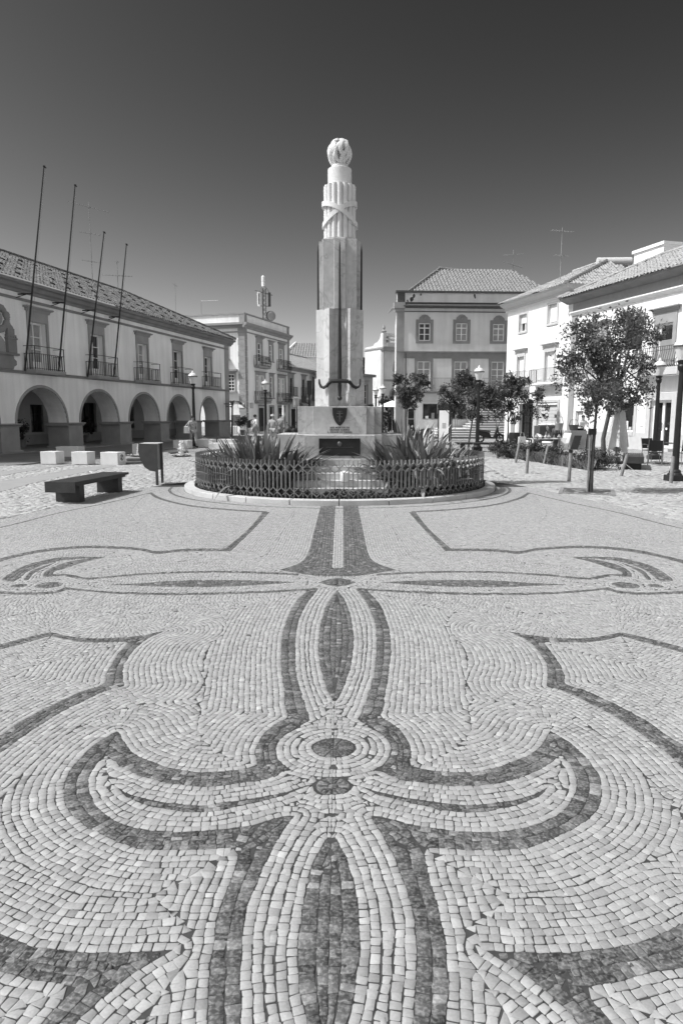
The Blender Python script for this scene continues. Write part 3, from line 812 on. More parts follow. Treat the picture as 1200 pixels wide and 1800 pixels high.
# shield with a cross, inscription and plaque
def shield_pts(sc=1):
    P = [(-.165*sc, 1.865), (-.16*sc, 1.74), (-.14*sc, 1.65), (-.10*sc, 1.56), (-.05*sc, 1.50), (0, 1.465)]
    return P + [(-x, z) for x, z in P[-2::-1]]
sh = MB().extr(shield_pts(), -1.03, -.955).build('shield', M['bronze'], mon, bevel=.006)
c = MB(); c.box(-.012, .012, -1.036, -1.028, 1.56, 1.80); c.box(-.07, .07, -1.036, -1.028, 1.735, 1.752); c.box(-.055, .055, -1.036, -1.028, 1.785, 1.795)
c.box(-.06, .06, -1.036, -1.028, 1.66, 1.672); c.build('cross', M['bronze_hi'], sh)
for i, (tx, w) in enumerate((('AOS MORTOS DA', 1), ('GRANDE GUERRA', 1), ('A CIDADE DE TAVIRA', 1))):
    textmesh(tx, .047, 'lettering', M['bronze'], mon, (0, -.962, 1.425 - .051*i), ext=.006, space=1.22)
pl = MB(); pl.box(-.435, .435, -1.45, -1.415, .845, 1.185); pl = pl.build('plaque', M['bronze'], mon, bevel=.004)
fr = MB(); fr.box(-.45, .45, -1.462, -1.44, .822, .845); fr.box(-.45, .45, -1.462, -1.44, 1.185, 1.20); fr.box(-.45, -.435, -1.462, -1.44, .845, 1.185); fr.box(.435, .45, -1.462, -1.44, .845, 1.185)
fr.build('frame', M['bronze'], pl)
em = MB(); em.ball((0, -1.45, 1.08), .05, 10, (1, .3, 1.1)); em.box(-.30, .30, -1.455, -1.449, 1.005, 1.010); em.build('emblem', M['bronze_hi'], pl, smooth=True)

# kerb, planted soil, ring fence
def ringmesh(r0, r1, z0, z1, n=96, a0=0, a1=2*math.pi):
    b = MB()
    for i in range(n):
        t0 = a0 + (a1-a0)*i/n; t1 = a0 + (a1-a0)*(i+1)/n
        c0, s0, c1, s1 = math.cos(t0), math.sin(t0), math.cos(t1), math.sin(t1)
        k = len(b.v)
        b.v += [(r0*c0, r0*s0, z0), (r1*c0, r1*s0, z0), (r1*c0, r1*s0, z1), (r0*c0, r0*s0, z1), (r0*c1, r0*s1, z0), (r1*c1, r1*s1, z0), (r1*c1, r1*s1, z1), (r0*c1, r0*s1, z1)]
        b.f += [(k+2, k+6, k+7, k+3), (k+1, k+5, k+6, k+2), (k+3, k+7, k+4, k)]
        if i == 0: b.f.append((k, k+1, k+2, k+3))
        if i == n - 1: b.f.append((k+7, k+6, k+5, k+4))
    return b
kerb = thing('kerb_ring', 'circular pale stone kerb round the planted memorial bed', 'kerb', (MX, MY, 0))
for k in range(24):
    a0 = 2*math.pi*k/24 + .002; a1 = 2*math.pi*(k+1)/24 - .002
    ringmesh(3.42, 3.65, -.05, .112, 6, a0, a1).build('kerb_stone', M['kerb'], kerb, bevel=.012)
s_ = MB().lathe([(3.425, -.02), (3.42, .085), (3.0, .10), (.5, .12)], 64).build('planting_soil', M['soil'], loc=(MX, MY, 0)); s_['kind'] = 'structure'
fence = thing('circular_fence', 'low round steel fence of forked pickets enclosing the memorial', 'fence', (MX, MY, .1))
def picket():
    """one full bar and one forked bar beside it, flat strips standing edge outwards"""
    b = MB(); RF = 3.36; p = 2*math.pi/120
    def P(a, z, r): return (r*math.sin(a), -r*math.cos(a), z)
    def strip(a0, z0, a1, z1, th=.006, r0=RF-.028, r1=RF+.028):
        dx, dz = (a1-a0)*RF, z1-z0; l = math.hypot(dx, dz); ox, oz = -dz/l*th/RF, dx/l*th
        q = [(a0+ox, z0+oz), (a1+ox, z1+oz), (a1-ox, z1-oz), (a0-ox, z0-oz)]
        k = len(b.v); b.v += [P(a, z, r0) for a, z in q] + [P(a, z, r1) for a, z in q]
        b.f += [(k, k+1, k+2, k+3), (k+7, k+6, k+5, k+4)] + [(k+i, k+4+i, k+4+(i+1) % 4, k+(i+1) % 4) for i in range(4)]
    strip(0, -.02, 0, .745)
    h = p/2
    strip(h, .21, h, .50, .009)
    for s in (1, -1):
        strip(h, .50, h + s*h, .58); strip(h + s*h, .585, h, .675); strip(h, .21, h + s*h, .13); strip(h + s*h, .125, h, .045)
    strip(h, .675, h, .735, .005); strip(h, -.02, h, .045, .005)
    return b.build('picket', M['steel'], fence)
p0 = picket(); cnt = 0; far = []
for k in range(120):
    a = 2*math.pi*k/120
    d = math.cos(a)
    if d < -.86: far.append(a); continue
    o = p0 if k == 0 else p0.copy()
    if k: COL.objects.link(o)
    o.rotation_euler[2] = a
b = MB()
for a in far:
    ca, sa = math.cos(a), math.sin(a); k = len(b.v)
    b.v += [(v.co.x*ca - v.co.y*sa, v.co.x*sa + v.co.y*ca, v.co.z) for v in p0.data.vertices]
    b.f += [tuple(i + k for i in f.vertices) for f in p0.data.polygons]
fo = b.build('picket_row', M['steel'], fence); fo['kind'] = 'stuff'

# plants in the bed
def blade_clump(name, label, x, y, rad, n, hmin, hmax, seed, spread=1.0, group=None, z=.09, wid=.05):
    rs = np.random.default_rng(seed); V = []; F = []; T = []; seg = 7
    for i in range(n):
        r0 = rad*math.sqrt(rs.random()); t0 = rs.random()*6.283; bx, by = r0*math.cos(t0), r0*math.sin(t0)
        az = t0 + rs.normal(0, .95); L = rs.uniform(hmin, hmax)*1.22; lean = (.10 + .55*r0/rad + rs.normal(0, .17))*spread; curl = (rs.uniform(.1, .9) if rs.random() < .85 else rs.uniform(1.2, 2.6))*spread*.75
        w = wid*rs.uniform(.7, 1.25); k = len(V); tn = np.clip(rs.lognormal(-2.25, .5), .03, .40)
        if rs.random() < .12: tn *= 2.2
        px, pz, ang = 0.0, 0.0, lean; ca, sa = math.cos(az), math.sin(az)
        tw = rs.normal(0, .5)
        for j in range(seg + 1):
            t = j/seg; ww = w*(.45 + 1.0*min(1, t*3))*(1 - max(0, t - .45)/.55)**.8 + .002
            fold = ww*.45
            sx, sy = -math.sin(az + tw*t), math.cos(az + tw*t)
            cx_, cy_, cz_ = bx + ca*px, by + sa*px, pz
            nx_ = math.cos(ang)
            V += [(cx_ + sx*ww + ca*nx_*fold, cy_ + sy*ww + sa*nx_*fold, cz_ + math.sin(ang)*fold), (cx_, cy_, cz_), (cx_ - sx*ww + ca*nx_*fold, cy_ - sy*ww + sa*nx_*fold, cz_ + math.sin(ang)*fold)]
            T += [tn*(.8 + .5*t)]*3
            px += math.sin(ang)*L/seg; pz += math.cos(ang)*L/seg; ang += curl/seg*(.5 + t)
        for j in range(seg):
            a = k + 3*j; F += [(a, a+1, a+4, a+3), (a+1, a+2, a+5, a+4)]
    o = np_mesh(name, V, F, M['blade'], attrs={'tone': T}, smooth=True); o.location = (x, y, z)
    return tag(o, label, 'plant', group)
G1 = 'strap-leaved plants in the memorial bed'
blade_clump('strap_leaf_plant', 'big strap-leaved clump filling the bed left of the plaque, behind the slanted info plate', MX - 1.62, 14.85, .62, 430, .6, 1.18, 1, 1.2, G1)
blade_clump('strap_leaf_plant', 'bushy strap-leaved clump in the bed just right of the bronze plaque', MX + 1.62, 14.8, .62, 430, .6, 1.16, 2, 1.2, G1)
blade_clump('strap_leaf_plant', 'low strap-leaved clump beside the left bend of the round fence', MX - 2.05, 15.5, .40, 110, .5, .95, 3, .85, G1)
blade_clump('strap_leaf_plant', 'spreading strap-leaved clump by the right bend of the round fence', MX + 2.3, 15.3, .42, 140, .5, .85, 4, 1.0, G1)
blade_clump('strap_leaf_plant', 'sunlit strap-leaved clump behind the plinth on its right', MX + 1.75, 18.2, .5, 120, .8, 1.35, 5, .9, G1)
blade_clump('strap_leaf_plant', 'strap-leaved clump behind the plinth on its left, mostly hidden', MX - 1.9, 18.0, .5, 100, .7, 1.15, 6, 1.0, G1)
blade_clump('strap_leaf_plant', 'upright strap-leaved tuft between the steps and the left clump', MX - 1.25, 14.35, .28, 60, .5, .85, 7, .9, G1)
# ground cover along the fence foot
rs = np.random.default_rng(11); n = 20000
a = rs.random(n)*2*math.pi; rr = 2.75 + rs.beta(2.2, 1.3, n)*.67; bump = .5 + .5*np.sin(a*23) * np.sin(a*7 + 1)
zz = .09 + rs.random(n)*(.07 + .15*bump)
c = np.stack([rr*np.cos(a), rr*np.sin(a), zz], 1); d = rs.normal(0, 1, (n, 3)); d[:, 2] = abs(d[:, 2])*.7; d /= np.linalg.norm(d, axis=1)[:, None]
e = np.cross(d, rs.normal(0, 1, (n, 3))); e /= np.linalg.norm(e, axis=1)[:, None]; sz = rs.uniform(.014, .035, (n, 1))
V = np.stack([c - d*sz, c + e*sz*.5, c + d*sz, c - e*sz*.5], 1).reshape(-1, 3)
gc = np_mesh('ground_cover', V, np.arange(4*n).reshape(-1, 4), M['leaf'], attrs={'tone': np.repeat(np.clip(rs.normal(.06, .03, n), .02, .2), 4)})
gc.location = (MX, MY, 0); gc['kind'] = 'stuff'
# slanted info plate and floodlight
ip = thing('info_plate', 'small slanted metal information plate on a post behind the fence pickets', 'sign', (*gp(470, 861, .1), .1))
MB().tube([(0, 0, 0), (0, 0, .62)], .022, 8).build('post', M['steel'], ip)
b = MB(); b.v += [(-.19, -.10, .60), (.19, -.10, .60), (.23, .12, .78), (-.15, .12, .78)]; b.v += [(x, y + .012, z - .02) for x, y, z in b.v[:4]]
b.f += [(0, 1, 2, 3), (7, 6, 5, 4), (0, 4, 5, 1), (1, 5, 6, 2), (2, 6, 7, 3), (3, 7, 4, 0)]; b.build('panel', M['grey'], ip)
fl_ = thing('floodlight', 'white floodlight standing in the bed in front of the steps', 'lamp', (*gp(606, 866, .1), .1))
b = MB(); b.lathe([(.085, .24), (.10, .27), (.10, .42), (.07, .45), (.02, .455)], 14); b.build('housing', M['white'], fl_, smooth=True)
MB().tube([(0, 0, 0), (0, 0, .25)], .03, 8).build('stem', M['lightgrey'], fl_)
MB().box(-.09, .09, -.07, .07, -.02, .07).build('base', M['darkgrey'], fl_)
# ------------------------------------------------------------ building kit (building coordinates: x along the front, y into the house, z up)
def wall_holes(b, x0, x1, z0, z1, holes, y=0.0, dep=.22):
    """front sheet at y with rectangular openings and their reveals"""
    xs = sorted({x0, x1, *[v for q in holes for v in q[:2]]}); zs_ = sorted({z0, z1, *[v for q in holes for v in q[2:]]})
    for i in range(len(xs) - 1):
        for j in range(len(zs_) - 1):
            cx, cz = (xs[i] + xs[i+1])/2, (zs_[j] + zs_[j+1])/2
            if any(q[0] < cx < q[1] and q[2] < cz < q[3] for q in holes): continue
            b.poly([(xs[i], y, zs_[j]), (xs[i+1], y, zs_[j]), (xs[i+1], y, zs_[j+1]), (xs[i], y, zs_[j+1])])
    for a, c, d, e in holes:
        b.poly([(a, y, d), (a, y, e), (a, y + dep, e), (a, y + dep, d)]); b.poly([(c, y, d), (c, y + dep, d), (c, y + dep, e), (c, y, e)])
        b.poly([(a, y, e), (c, y, e), (c, y + dep, e), (a, y + dep, e)]); b.poly([(a, y, d), (a, y + dep, d), (c, y + dep, d), (c, y, d)])
    return b
def body(b, x0, x1, dep, z0, z1, top=True):
    """the other three walls and the lid"""
    b.poly([(x0, dep, z0), (x0, 0, z0), (x0, 0, z1), (x0, dep, z1)]); b.poly([(x1, 0, z0), (x1, dep, z0), (x1, dep, z1), (x1, 0, z1)])
    b.poly([(x1, dep, z0), (x0, dep, z0), (x0, dep, z1), (x1, dep, z1)])
    if top: b.poly([(x0, 0, z1), (x1, 0, z1), (x1, dep, z1), (x0, dep, z1)])
    return b
def window(par, x0, x1, z0, z1, cols=2, rows=3, y=.16, fw=.07, bar=.035, frame='white', pane='glass', transom=None, kick=0, label=None, name='window'):
    b = MB(); d0, d1 = y - .05, y + .02
    b.box(x0, x0+fw, d0, d1, z0, z1); b.box(x1-fw, x1, d0, d1, z0, z1); b.box(x0+fw, x1-fw, d0, d1, z0, z0+fw); b.box(x0+fw, x1-fw, d0, d1, z1-fw, z1)
    zt = z1 - fw
    if transom:
        b.box(x0+fw, x1-fw, d0, d1, transom, transom+.07); zt = transom
    w = x1 - x0 - 2*fw; zb = z0 + fw
    if kick: b.box(x0+fw, x1-fw, d0 + .01, d1, zb, z0+kick); zb = z0 + kick
    for i in range(1, cols):
        x = x0 + fw + w*i/cols; bw = bar if cols > 2 and i != cols/2 else bar*1.6
        b.box(x - bw/2, x + bw/2, d0 + .004, d1 - .004, zb, z1 - fw)
    for j in range(1, rows):
        z = zb + (zt - zb)*j/rows; b.box(x0+fw, x1-fw, d0 + .012, d1 - .012, z - bar/2, z + bar/2)
    o = b.build(name, M[frame], par)
    p = MB(); p.box(x0+.02, x1-.02, y + .022, y + .04, z0+.02, z1-.02); p.build('pane', M[pane], o)
    if label: o['label'] = label
    return o
def surround(par, x0, x1, z0, z1, w=.16, proud=.05, hood=True, mat='stone', sill=True, hz=.35, hw=.22, name='window_surround'):
    b = MB(); p = -proud
    b.box(x0-w, x0, p, .03, z0, z1); b.box(x1, x1+w, p, .03, z0, z1); b.box(x0-w, x1+w, p, .03, z1, z1+w)
    if sill: b.box(x0-w-.05, x1+w+.05, p-.06, .03, z0-.10, z0)
    if hood:
        zt = z1 + w
        b.box(x0-w, x1+w, p+.004, .03, zt, zt+hz*.55)
        b.profx([(.03, zt+hz*.55), (p-.02, zt+hz*.55), (p-.10, zt+hz*.78), (p-.16, zt+hz*.82), (p-.16, zt+hz), (.03, zt+hz)], x0-w-hw*.45, x1+w+hw*.45)
        b.profx([(.03, zt+hz*.82), (p-.13, zt+hz*.83), (p-.20, zt+hz*.88), (p-.20, zt+hz-.01), (.03, zt+hz-.01)], x0-w-hw, x1+w+hw)
    return b.build(name, M[mat], par)
def balcony(par, x0, x1, z, h=1.0, dep=.5, step=.11, slab=.13, mid=None, mat='iron', slabmat='stone', belly=0.0, ornate=False, y=0.0):
    b = MB(); b.box(x0, x1, y-dep, y+.02, z-slab, z); b.box(x0+.03, x1-.03, y-dep+.04, y+.02, z-slab-.06, z-slab)
    s = b.build('balcony', M[slabmat], par)
    r = MB(); i_ = .05; t = .02
    def bars(p0, p1, n):
        for k in range(n + 1):
            x = p0[0] + (p1[0]-p0[0])*k/n; yy = p0[1] + (p1[1]-p0[1])*k/n
            if belly:
                nx_, ny_ = (0, -1) if p0[1] == p1[1] else ((-1 if p0[0] < (x0+x1)/2 else 1), 0)
                r.tube([(x + nx_*belly*q, yy + ny_*belly*q, z + h*u) for u, q in ((0, 0), (.12, .8), (.3, 1), (.5, .6), (.75, .05), (1, 0))], .016, 4, False)
            else: r.box(x-t/2, x+t/2, yy-t/2, yy+t/2, z, z + (mid if mid else h))
    y0 = y - dep + i_
    n = max(2, int((x1-x0)/step)); m = max(2, int(dep/step))
    bars((x0+i_, y0), (x1-i_, y0), n); bars((x0+i_, y-.02), (x0+i_, y0), m); bars((x1-i_, y-.02), (x1-i_, y0), m)
    for zz, w in ((z+h, .024), (z+.05, .014)) + (((z+mid, .015),) if mid else ()) + (((z+h*.82, .012),) if ornate else ()):
        r.box(x0+i_-.02, x1-i_+.02, y0-w, y0+w, zz-.012, zz+.012); r.box(x0+i_-w, x0+i_+w, y0+w, y-.001, zz-.012, zz+.012); r.box(x1-i_-w, x1-i_+w, y0+w, y-.001, zz-.012, zz+.012)
    if mid:
        for x in (x0+i_, x1-i_): r.box(x-.016, x+.016, y0-.016, y0+.016, z, z+h)
    if ornate:
        for k in range(n):
            x = x0 + i_ + (x1-x0-2*i_)*(k+.5)/n
            r.tube([(x + .035*math.cos(q), y0 - belly*.9, z + h*.30 + .06*math.sin(q)) for q in np.linspace(0, 6.28, 8)], .008, 4, False)
    r.build('railing', M[mat], s)
    return s
def tile_roof(name, par, quads, mat, pitch=.24, course=.38, amp=.045, seed=1):
    """each quad: eave start, eave end, ridge end, ridge start; rounded tile columns with stepped courses"""
    rs = np.random.default_rng(seed); V = []; F = []
    for q in quads:
        e0, e1, r1, r0 = [np.array(p, float) for p in q]
        ax = (e1-e0)/np.linalg.norm(e1-e0); nrm = np.cross(ax, r0 - e0); nrm /= np.linalg.norm(nrm); nrm = nrm if nrm[2] > 0 else -nrm
        up = np.cross(nrm, ax); up = up if up[2] > 0 else -up
        L = np.linalg.norm(e1-e0); Hh = max((r1-e0) @ up, (r0-e0) @ up)
        a0, a1 = (r0-e0) @ ax, (r1-e0) @ ax
        nc, nr = max(1, int(L/pitch)), max(1, int(Hh/course))
        for c in range(nc):
            u0, u1 = L*c/nc, L*(c+1)/nc; um = (u0+u1)/2
            for r in range(nr):
                v0, v1 = Hh*r/nr, Hh*(r+1)/nr; vm = (v0+v1)/2
                lo, hi = a0*vm/Hh, L + (a1-L)*vm/Hh
                if um < lo or um > hi: continue
                k = len(V); jz = rs.normal(0, .008); ju = rs.normal(0, .008)
                for v, z in ((v0 - .04, amp*.45), (v1, 0.0)):
                    for t in (0, .18, .36, .5, .64, .82, 1):
                        hgt = amp*(math.sin(math.pi*min(1, max(0, (t-.18)/.64))) if .18 < t < .82 else -.25 + 0*t)
                        V.append(e0 + ax*(u0 + (u1-u0)*t + ju) + up*v + nrm*(hgt + z + jz))
                F += [(k+i, k+i+1, k+8+i, k+7+i) for i in range(6)]
                F.append((k, k, k, k)) if False else None
    o = np_mesh(name, np.array(V), np.array([f for f in F if f is not None]), mat, par)
    return o
def ridge_tiles(b, p, q, r=.11, seg=.42):
    p, q = Vector(p), Vector(q); n = max(1, int((q-p).length/seg))
    for i in range(n):
        a, c = p.lerp(q, i/n), p.lerp(q, (i+1)/n + .02/n)
        b.tube([a, c], [r*1.12, r*.95], 8)
    return b

# ------------------------------------------------------------ town hall with the arcade, left
TO = (-14.86, 30.82); TA = math.atan2(.97482, .22299)
MB().prism([(TO[0] + .223*u + .975*o, TO[1] + .975*u - .223*o) for u, o in ((-7, .5), (-7, 5.3), (27, 5.0), (27, .5))], -.03, .022).build('pavement', smat('shade_toned_slab', .17, .7, .12, 1.2, .08, 25))['kind'] = 'structure'  # paving darkened as painted shade, cut to about the reach of the hall's shadow
th_ = thing('town_hall', 'long shaded two-storey town hall with stone arcade, tiled roof and balconies', 'building', (*TO, 0), TA)
TL, TR = -7.5, 25.84; ARC = [-2.5, 2.37, 7.24, 12.14, 16.87, 21.85]; HWD = [1.82, 1.86, 1.83, 1.83, 1.74, 1.63]
ZS, ZA, ZC = 1.33, 3.0, 3.6; PD = 1.05
def arc_pts(c, w, n=20): return [(c - w*math.cos(math.pi*i/n), ZS + (ZA-ZS)*math.sin(math.pi*i/n)) for i in range(n + 1)]
w_ = MB()
edges = [TL] + [v for c, w in zip(ARC, HWD) for v in (c-w, c+w)] + [TR]
win = [(c - .60, c + .60, 3.78, 6.02) for c in ARC[1:]]
for c, w in zip(ARC, HWD):
    P = arc_pts(c, w)
    for a, d in zip(P[:-1], P[1:]):
        w_.poly([(a[0], 0, a[1]), (d[0], 0, d[1]), (d[0], 0, ZC), (a[0], 0, ZC)])
        w_.poly([(a[0], 0, a[1]), (a[0], PD, a[1]), (d[0], PD, d[1]), (d[0], 0, d[1])])
        w_.poly([(d[0], PD, d[1]), (a[0], PD, a[1]), (a[0], PD, ZC), (d[0], PD, ZC)])
for i in range(0, len(edges), 2):
    w_.poly([(edges[i], 0, ZS), (edges[i+1], 0, ZS), (edges[i+1], 0, ZC), (edges[i], 0, ZC)])
    w_.poly([(edges[i+1], PD, ZS), (edges[i], PD, ZS), (edges[i], PD, ZC), (edges[i+1], PD, ZC)])
wall_holes(w_, TL, TR, ZC, 7.3, win, dep=.30)
# end wall of the arcade with its own arch, back wall, ceiling, upper body
P = [(2.35 - 1.25*math.cos(math.pi*i/14), ZS + 1.5*math.sin(math.pi*i/14)) for i in range(15)]
for xx in (TR, TR - .8):
    for a, d in zip(P[:-1], P[1:]): w_.poly([(xx, a[0], a[1]), (xx, d[0], d[1]), (xx, d[0], ZC), (xx, a[0], ZC)])
    w_.poly([(xx, 0, 0), (xx, 1.10, 0), (xx, 1.10, ZC), (xx, 0, ZC)]); w_.poly([(xx, 3.6, 0), (xx, 4.4, 0), (xx, 4.4, ZC), (xx, 3.6, ZC)])
for a, d in zip(P[:-1], P[1:]): w_.poly([(TR, a[0], a[1]), (TR-.8, a[0], a[1]), (TR-.8, d[0], d[1]), (TR, d[0], d[1])])
for yy in (1.10, 3.6): w_.poly([(TR, yy, 0), (TR-.8, yy, 0), (TR-.8, yy, ZS), (TR, yy, ZS)])
bh = [(.9, 2.5, .75, 2.35), (4.2, 5.5, .15, 2.45), (7.3, 8.4, .75, 2.3), (12.0, 13.8, .02, 2.5), (17.5, 18.6, .75, 2.3)]
wb_ = MB(); wall_holes(wb_, TL, TR - .8, 0, 3.44, bh, y=4.4, dep=.3); wb_.build('back_wall', M['wall_shade'], th_)  # arcade gloom painted in by the darker render
w_.poly([(TL, 0, 3.45), (TR, 0, 3.45), (TR, 4.4, 3.45), (TL, 4.4, 3.45)])
for y0, y1, z0 in ((0, 12, ZC), (4.4, 12, 0)):
    w_.poly([(TR, y0, z0), (TR, y1, z0), (TR, y1, 7.3), (TR, y0, 7.3)]) if z0 else w_.poly([(TR, y0, 0), (TR, y1, 0), (TR, y1, ZC), (TR, y0, ZC)])
w_.poly([(TL, 0, 0), (TL, 12, 0), (TL, 12, 7.3), (TL, 0, 7.3)]); w_.poly([(TL, 12, 0), (TR, 12, 0), (TR, 12, 7.3), (TL, 12, 7.3)])
w_.build('wall', M['wall'], th_)
for i in range(0, len(edges), 2):                         # stone piers with caps
    a, c = edges[i], edges[i+1]; b = MB(); e = .012
    b.box(a - e if i else a, c + e, -.10, PD + .06, 0, ZS - .16)
    b.box(a - .10 if i else a, c + .10, -.18, PD + .12, -.02, .14)
    b.profx([(-.10, ZS-.16), (-.13, ZS-.10), (-.22, ZS-.05), (-.22, ZS), (PD+.18, ZS), (PD+.18, ZS-.05), (PD+.08, ZS-.16)], a - .14 if i else a, c + .14)
    for z in (.46, .80): b.box(a - e - .003 if i else a, c + e + .003, -.103, PD + .063, z, z + .012)
    b.build('pier', M['stone'], th_, bevel=.01)
for c, w in zip(ARC, HWD):
    b = MB(); P = arc_pts(c, w, 24); Q = [(c - (w+.13)*math.cos(math.pi*i/24), ZS + (ZA-ZS+.13)*math.sin(math.pi*i/24)) for i in range(25)]
    for i in range(24):
        k = len(b.v); b.v += [(P[i][0], -.035, P[i][1]), (P[i+1][0], -.035, P[i+1][1]), (Q[i+1][0], -.035, Q[i+1][1]), (Q[i][0], -.035, Q[i][1])]
        b.v += [(x, .02, z) for x, y, z in b.v[k:k+4]]
        b.f += [(k, k+1, k+2, k+3), (k+3, k+2, k+6, k+7), (k+1, k, k+4, k+5)]
    b.build('arch_trim', M['stone'], th_)
b = MB(); b.box(TL, TR, -.07, .02, ZC - .01, ZC + .13); b.box(TL, TR, -.10, .02, ZC + .09, ZC + .125); b.build('string_course', M['stone_dark'], th_)
b = MB(); b.box(TL, TR, -.06, .02, 6.86, 6.98); b.build('string_course', M['stone_dark'], th_)
b = MB(); b.box(TR - .75, TR + .03, -.04, .35, ZS, 7.2); b.build('corner_pilaster', M['stone'], th_)
b = MB(); b.profx([(.1, 7.2), (-.10, 7.2), (-.14, 7.30), (-.26, 7.36), (-.34, 7.50), (-.50, 7.54), (-.50, 7.66), (.1, 7.70)], TL, TR + .5); b.build('cornice', M['stone_dark'], th_)
b = MB(); b.box(TL, TR - .81, 4.33, 4.42, 0, .62); b.build('dado', M['stone'], th_)
b = MB()
b.box(TL, TR + .2, -.55, 4.38, -.02, .06); b.build('arcade_floor', M['grey'], th_)
for i, (a, c, z0, z1) in enumerate(bh):
    o = window(th_, a, c, z0, z1, 2, 1, y=4.62, frame='black', pane='glass', name='window' if z0 > .5 else 'door')
    if z0 > .5:
        g = MB()
        for k in range(1, 9): x = a + (c-a)*k/9; g.box(x-.012, x+.012, 4.44, 4.465, z0, z1)
        for z in (z0 + .5, z0 + 1.0): g.box(a, c, 4.435, 4.44, z, z + .03)
        g.build('window_grille', M['iron'], o)
for i, (x0, x1, z0, z1) in enumerate(win):
    window(th_, x0, x1, z0, z1, 2, 3, y=.30, pane='curtain' if i in (0, 2) else 'glass', kick=.45)
    surround(th_, x0, x1, z0 + .02, z1, w=.17, sill=False, hz=.52, hw=.20)
    c = (x0 + x1)/2
    balcony(th_, c - 1.13, c + 1.13, 3.80, 1.06, .62, .155, .12, mid=.72)
tile_roof('roof', th_, [((TL, -.56, 7.70), (TR + .56, -.56, 7.70), (19.8, 5.6, 10.62), (TL, 5.6, 10.62)), ((TR + .56, -.56, 7.70), (TR + .56, 11.7, 7.70), (19.8, 5.6, 10.62), (19.8, 5.6, 10.62))], M['tile_dark'], .25, .40)
b = MB(); ridge_tiles(b, (TL, 5.6, 10.66), (19.8, 5.6, 10.66)); ridge_tiles(b, (19.8, 5.6, 10.66), (TR + .5, -.5, 7.78)); b.build('ridge_tiles', M['tile_dark'], th_)
rs_ = random.Random(4); rv = None
for r in range(4):
    for k in range(20):
        x = TL + 5 + k*1.25 + (r % 2)*.6; t = .10 + .22*r
        if x > 19 + (1-t)*5 or rs_.random() < .15: continue
        if rv is None: o = rv = MB().box(-.075, .075, -.10, .09, .03, .11).build('roof_vent', M['black'], th_)
        else: o = rv.copy(); COL.objects.link(o)
        o.location = (x, -.56 + 6.16*t, 7.70 + 2.92*t); o.rotation_euler = (.44, 0, 0)
# coat of arms relief
co = MB()
co.extr([(-3.2, 3.74), (.45, 3.74), (.50, 3.86), (.68, 3.95), (.68, 4.12), (.52, 4.22), (.50, 4.36), (-3.2, 4.36)], -.08, .02)
co.box(-3.2, .84, -.14, .02, 4.36, 4.46)
co = co.build('relief', M['stone_dark'], th_, bevel=.01); co['label'] = 'carved stone coat of arms with wreath and tower'
b = MB(); b.box(.10, .66, -.16, .02, 4.46, 5.25); b.box(.06, .70, -.19, .02, 5.05, 5.12); b.box(.14, .58, -.14, .02, 5.25, 5.52); b.extr([(.16, 5.52), (.56, 5.52), (.50, 5.62), (.36, 5.72), (.22, 5.62)], -.12, .02)
for x in (.12, .27, .42, .57): b.box(x, x + .07, -.19, -.02, 5.12, 5.18)
b.build('tower', M['stone_dark'], co, bevel=.008)
b = MB()
for k in range(40):
    q = 2*math.pi*k/40; b.ball((-.95 + 1.20*math.cos(q), -.05, 5.9 + .62*math.sin(q)), .15 + .03*(k % 3), 7, (1, .7, .8))
b.build('wreath', M['stone_dark'], co, smooth=True)
b = MB(); b.ball((-.95, -.02, 5.9), .8, 18, (1.2, .12, .6)); b.extr([(-1.9, 4.46), (0.02, 4.46), (.02, 4.9), (-.2, 5.12), (-.5, 5.22), (-1.9, 5.22)], -.06, .02); b.build('shield', M['stone'], co, smooth=True)
# flagpoles, each leaning out from the wall with a bracket at the eaves
def flagpole(u, z0, o, hgt, label):
    f = thing('flagpole', label, 'flagpole', (*TO, 0), TA, 'bare flagpoles on the town hall front')
    b = MB(); y = lambda z: -.10 - o*(z - z0)/hgt
    b.tube([(u, y(z0), z0), (u, y(z0 + hgt*.5), z0 + hgt*.5), (u, y(z0 + hgt), z0 + hgt)], [.045, .04, .026], 8)
    b.build('pole', M['iron'], f, smooth=True)
    b = MB(); b.tube([(u, y(z0 + hgt), z0 + hgt), (u, y(z0 + hgt) - .01, z0 + hgt + .05)], .06, 8); b.box(u - .02, u + .14, y(z0+hgt) - .02, y(z0+hgt) + .02, z0 + hgt - .02, z0 + hgt + .02); b.build('finial', M['iron'], f)
    b = MB(); zb = 7.12; b.tube([(u, .0, zb), (u, y(zb), zb)], .03, 6); b.tube([(u, -.0, zb + .0), (u, y(zb)*.5, zb - .0)], .036, 6); b.tube([(u - .25, 0, zb - .2), (u, y(zb)*.7, zb)], .02, 6); b.build('bracket', M['iron'], f)
    b = MB(); b.tube([(u + .10, y(z0 + hgt) + .0, z0 + hgt), (u + .16, y(z0 + 1.0) - .05, z0 + 1.0)], .006, 4); b.build('halyard', M['grey'], f)
flagpole(1.15, 3.72, 1.60, 8.7, 'tall bare flagpole left of the first arcade balcony, nearest the carved coat of arms')
flagpole(3.63, 3.72, 1.45, 8.7, 'tall bare flagpole rising from the right end of the first arcade balcony')
flagpole(6.10, 3.72, 1.35, 7.2, 'shorter bare flagpole left of the second arcade balcony')
flagpole(8.61, 3.72, 1.15, 7.2, 'shorter bare flagpole right of the second arcade balcony, lowest of the four')
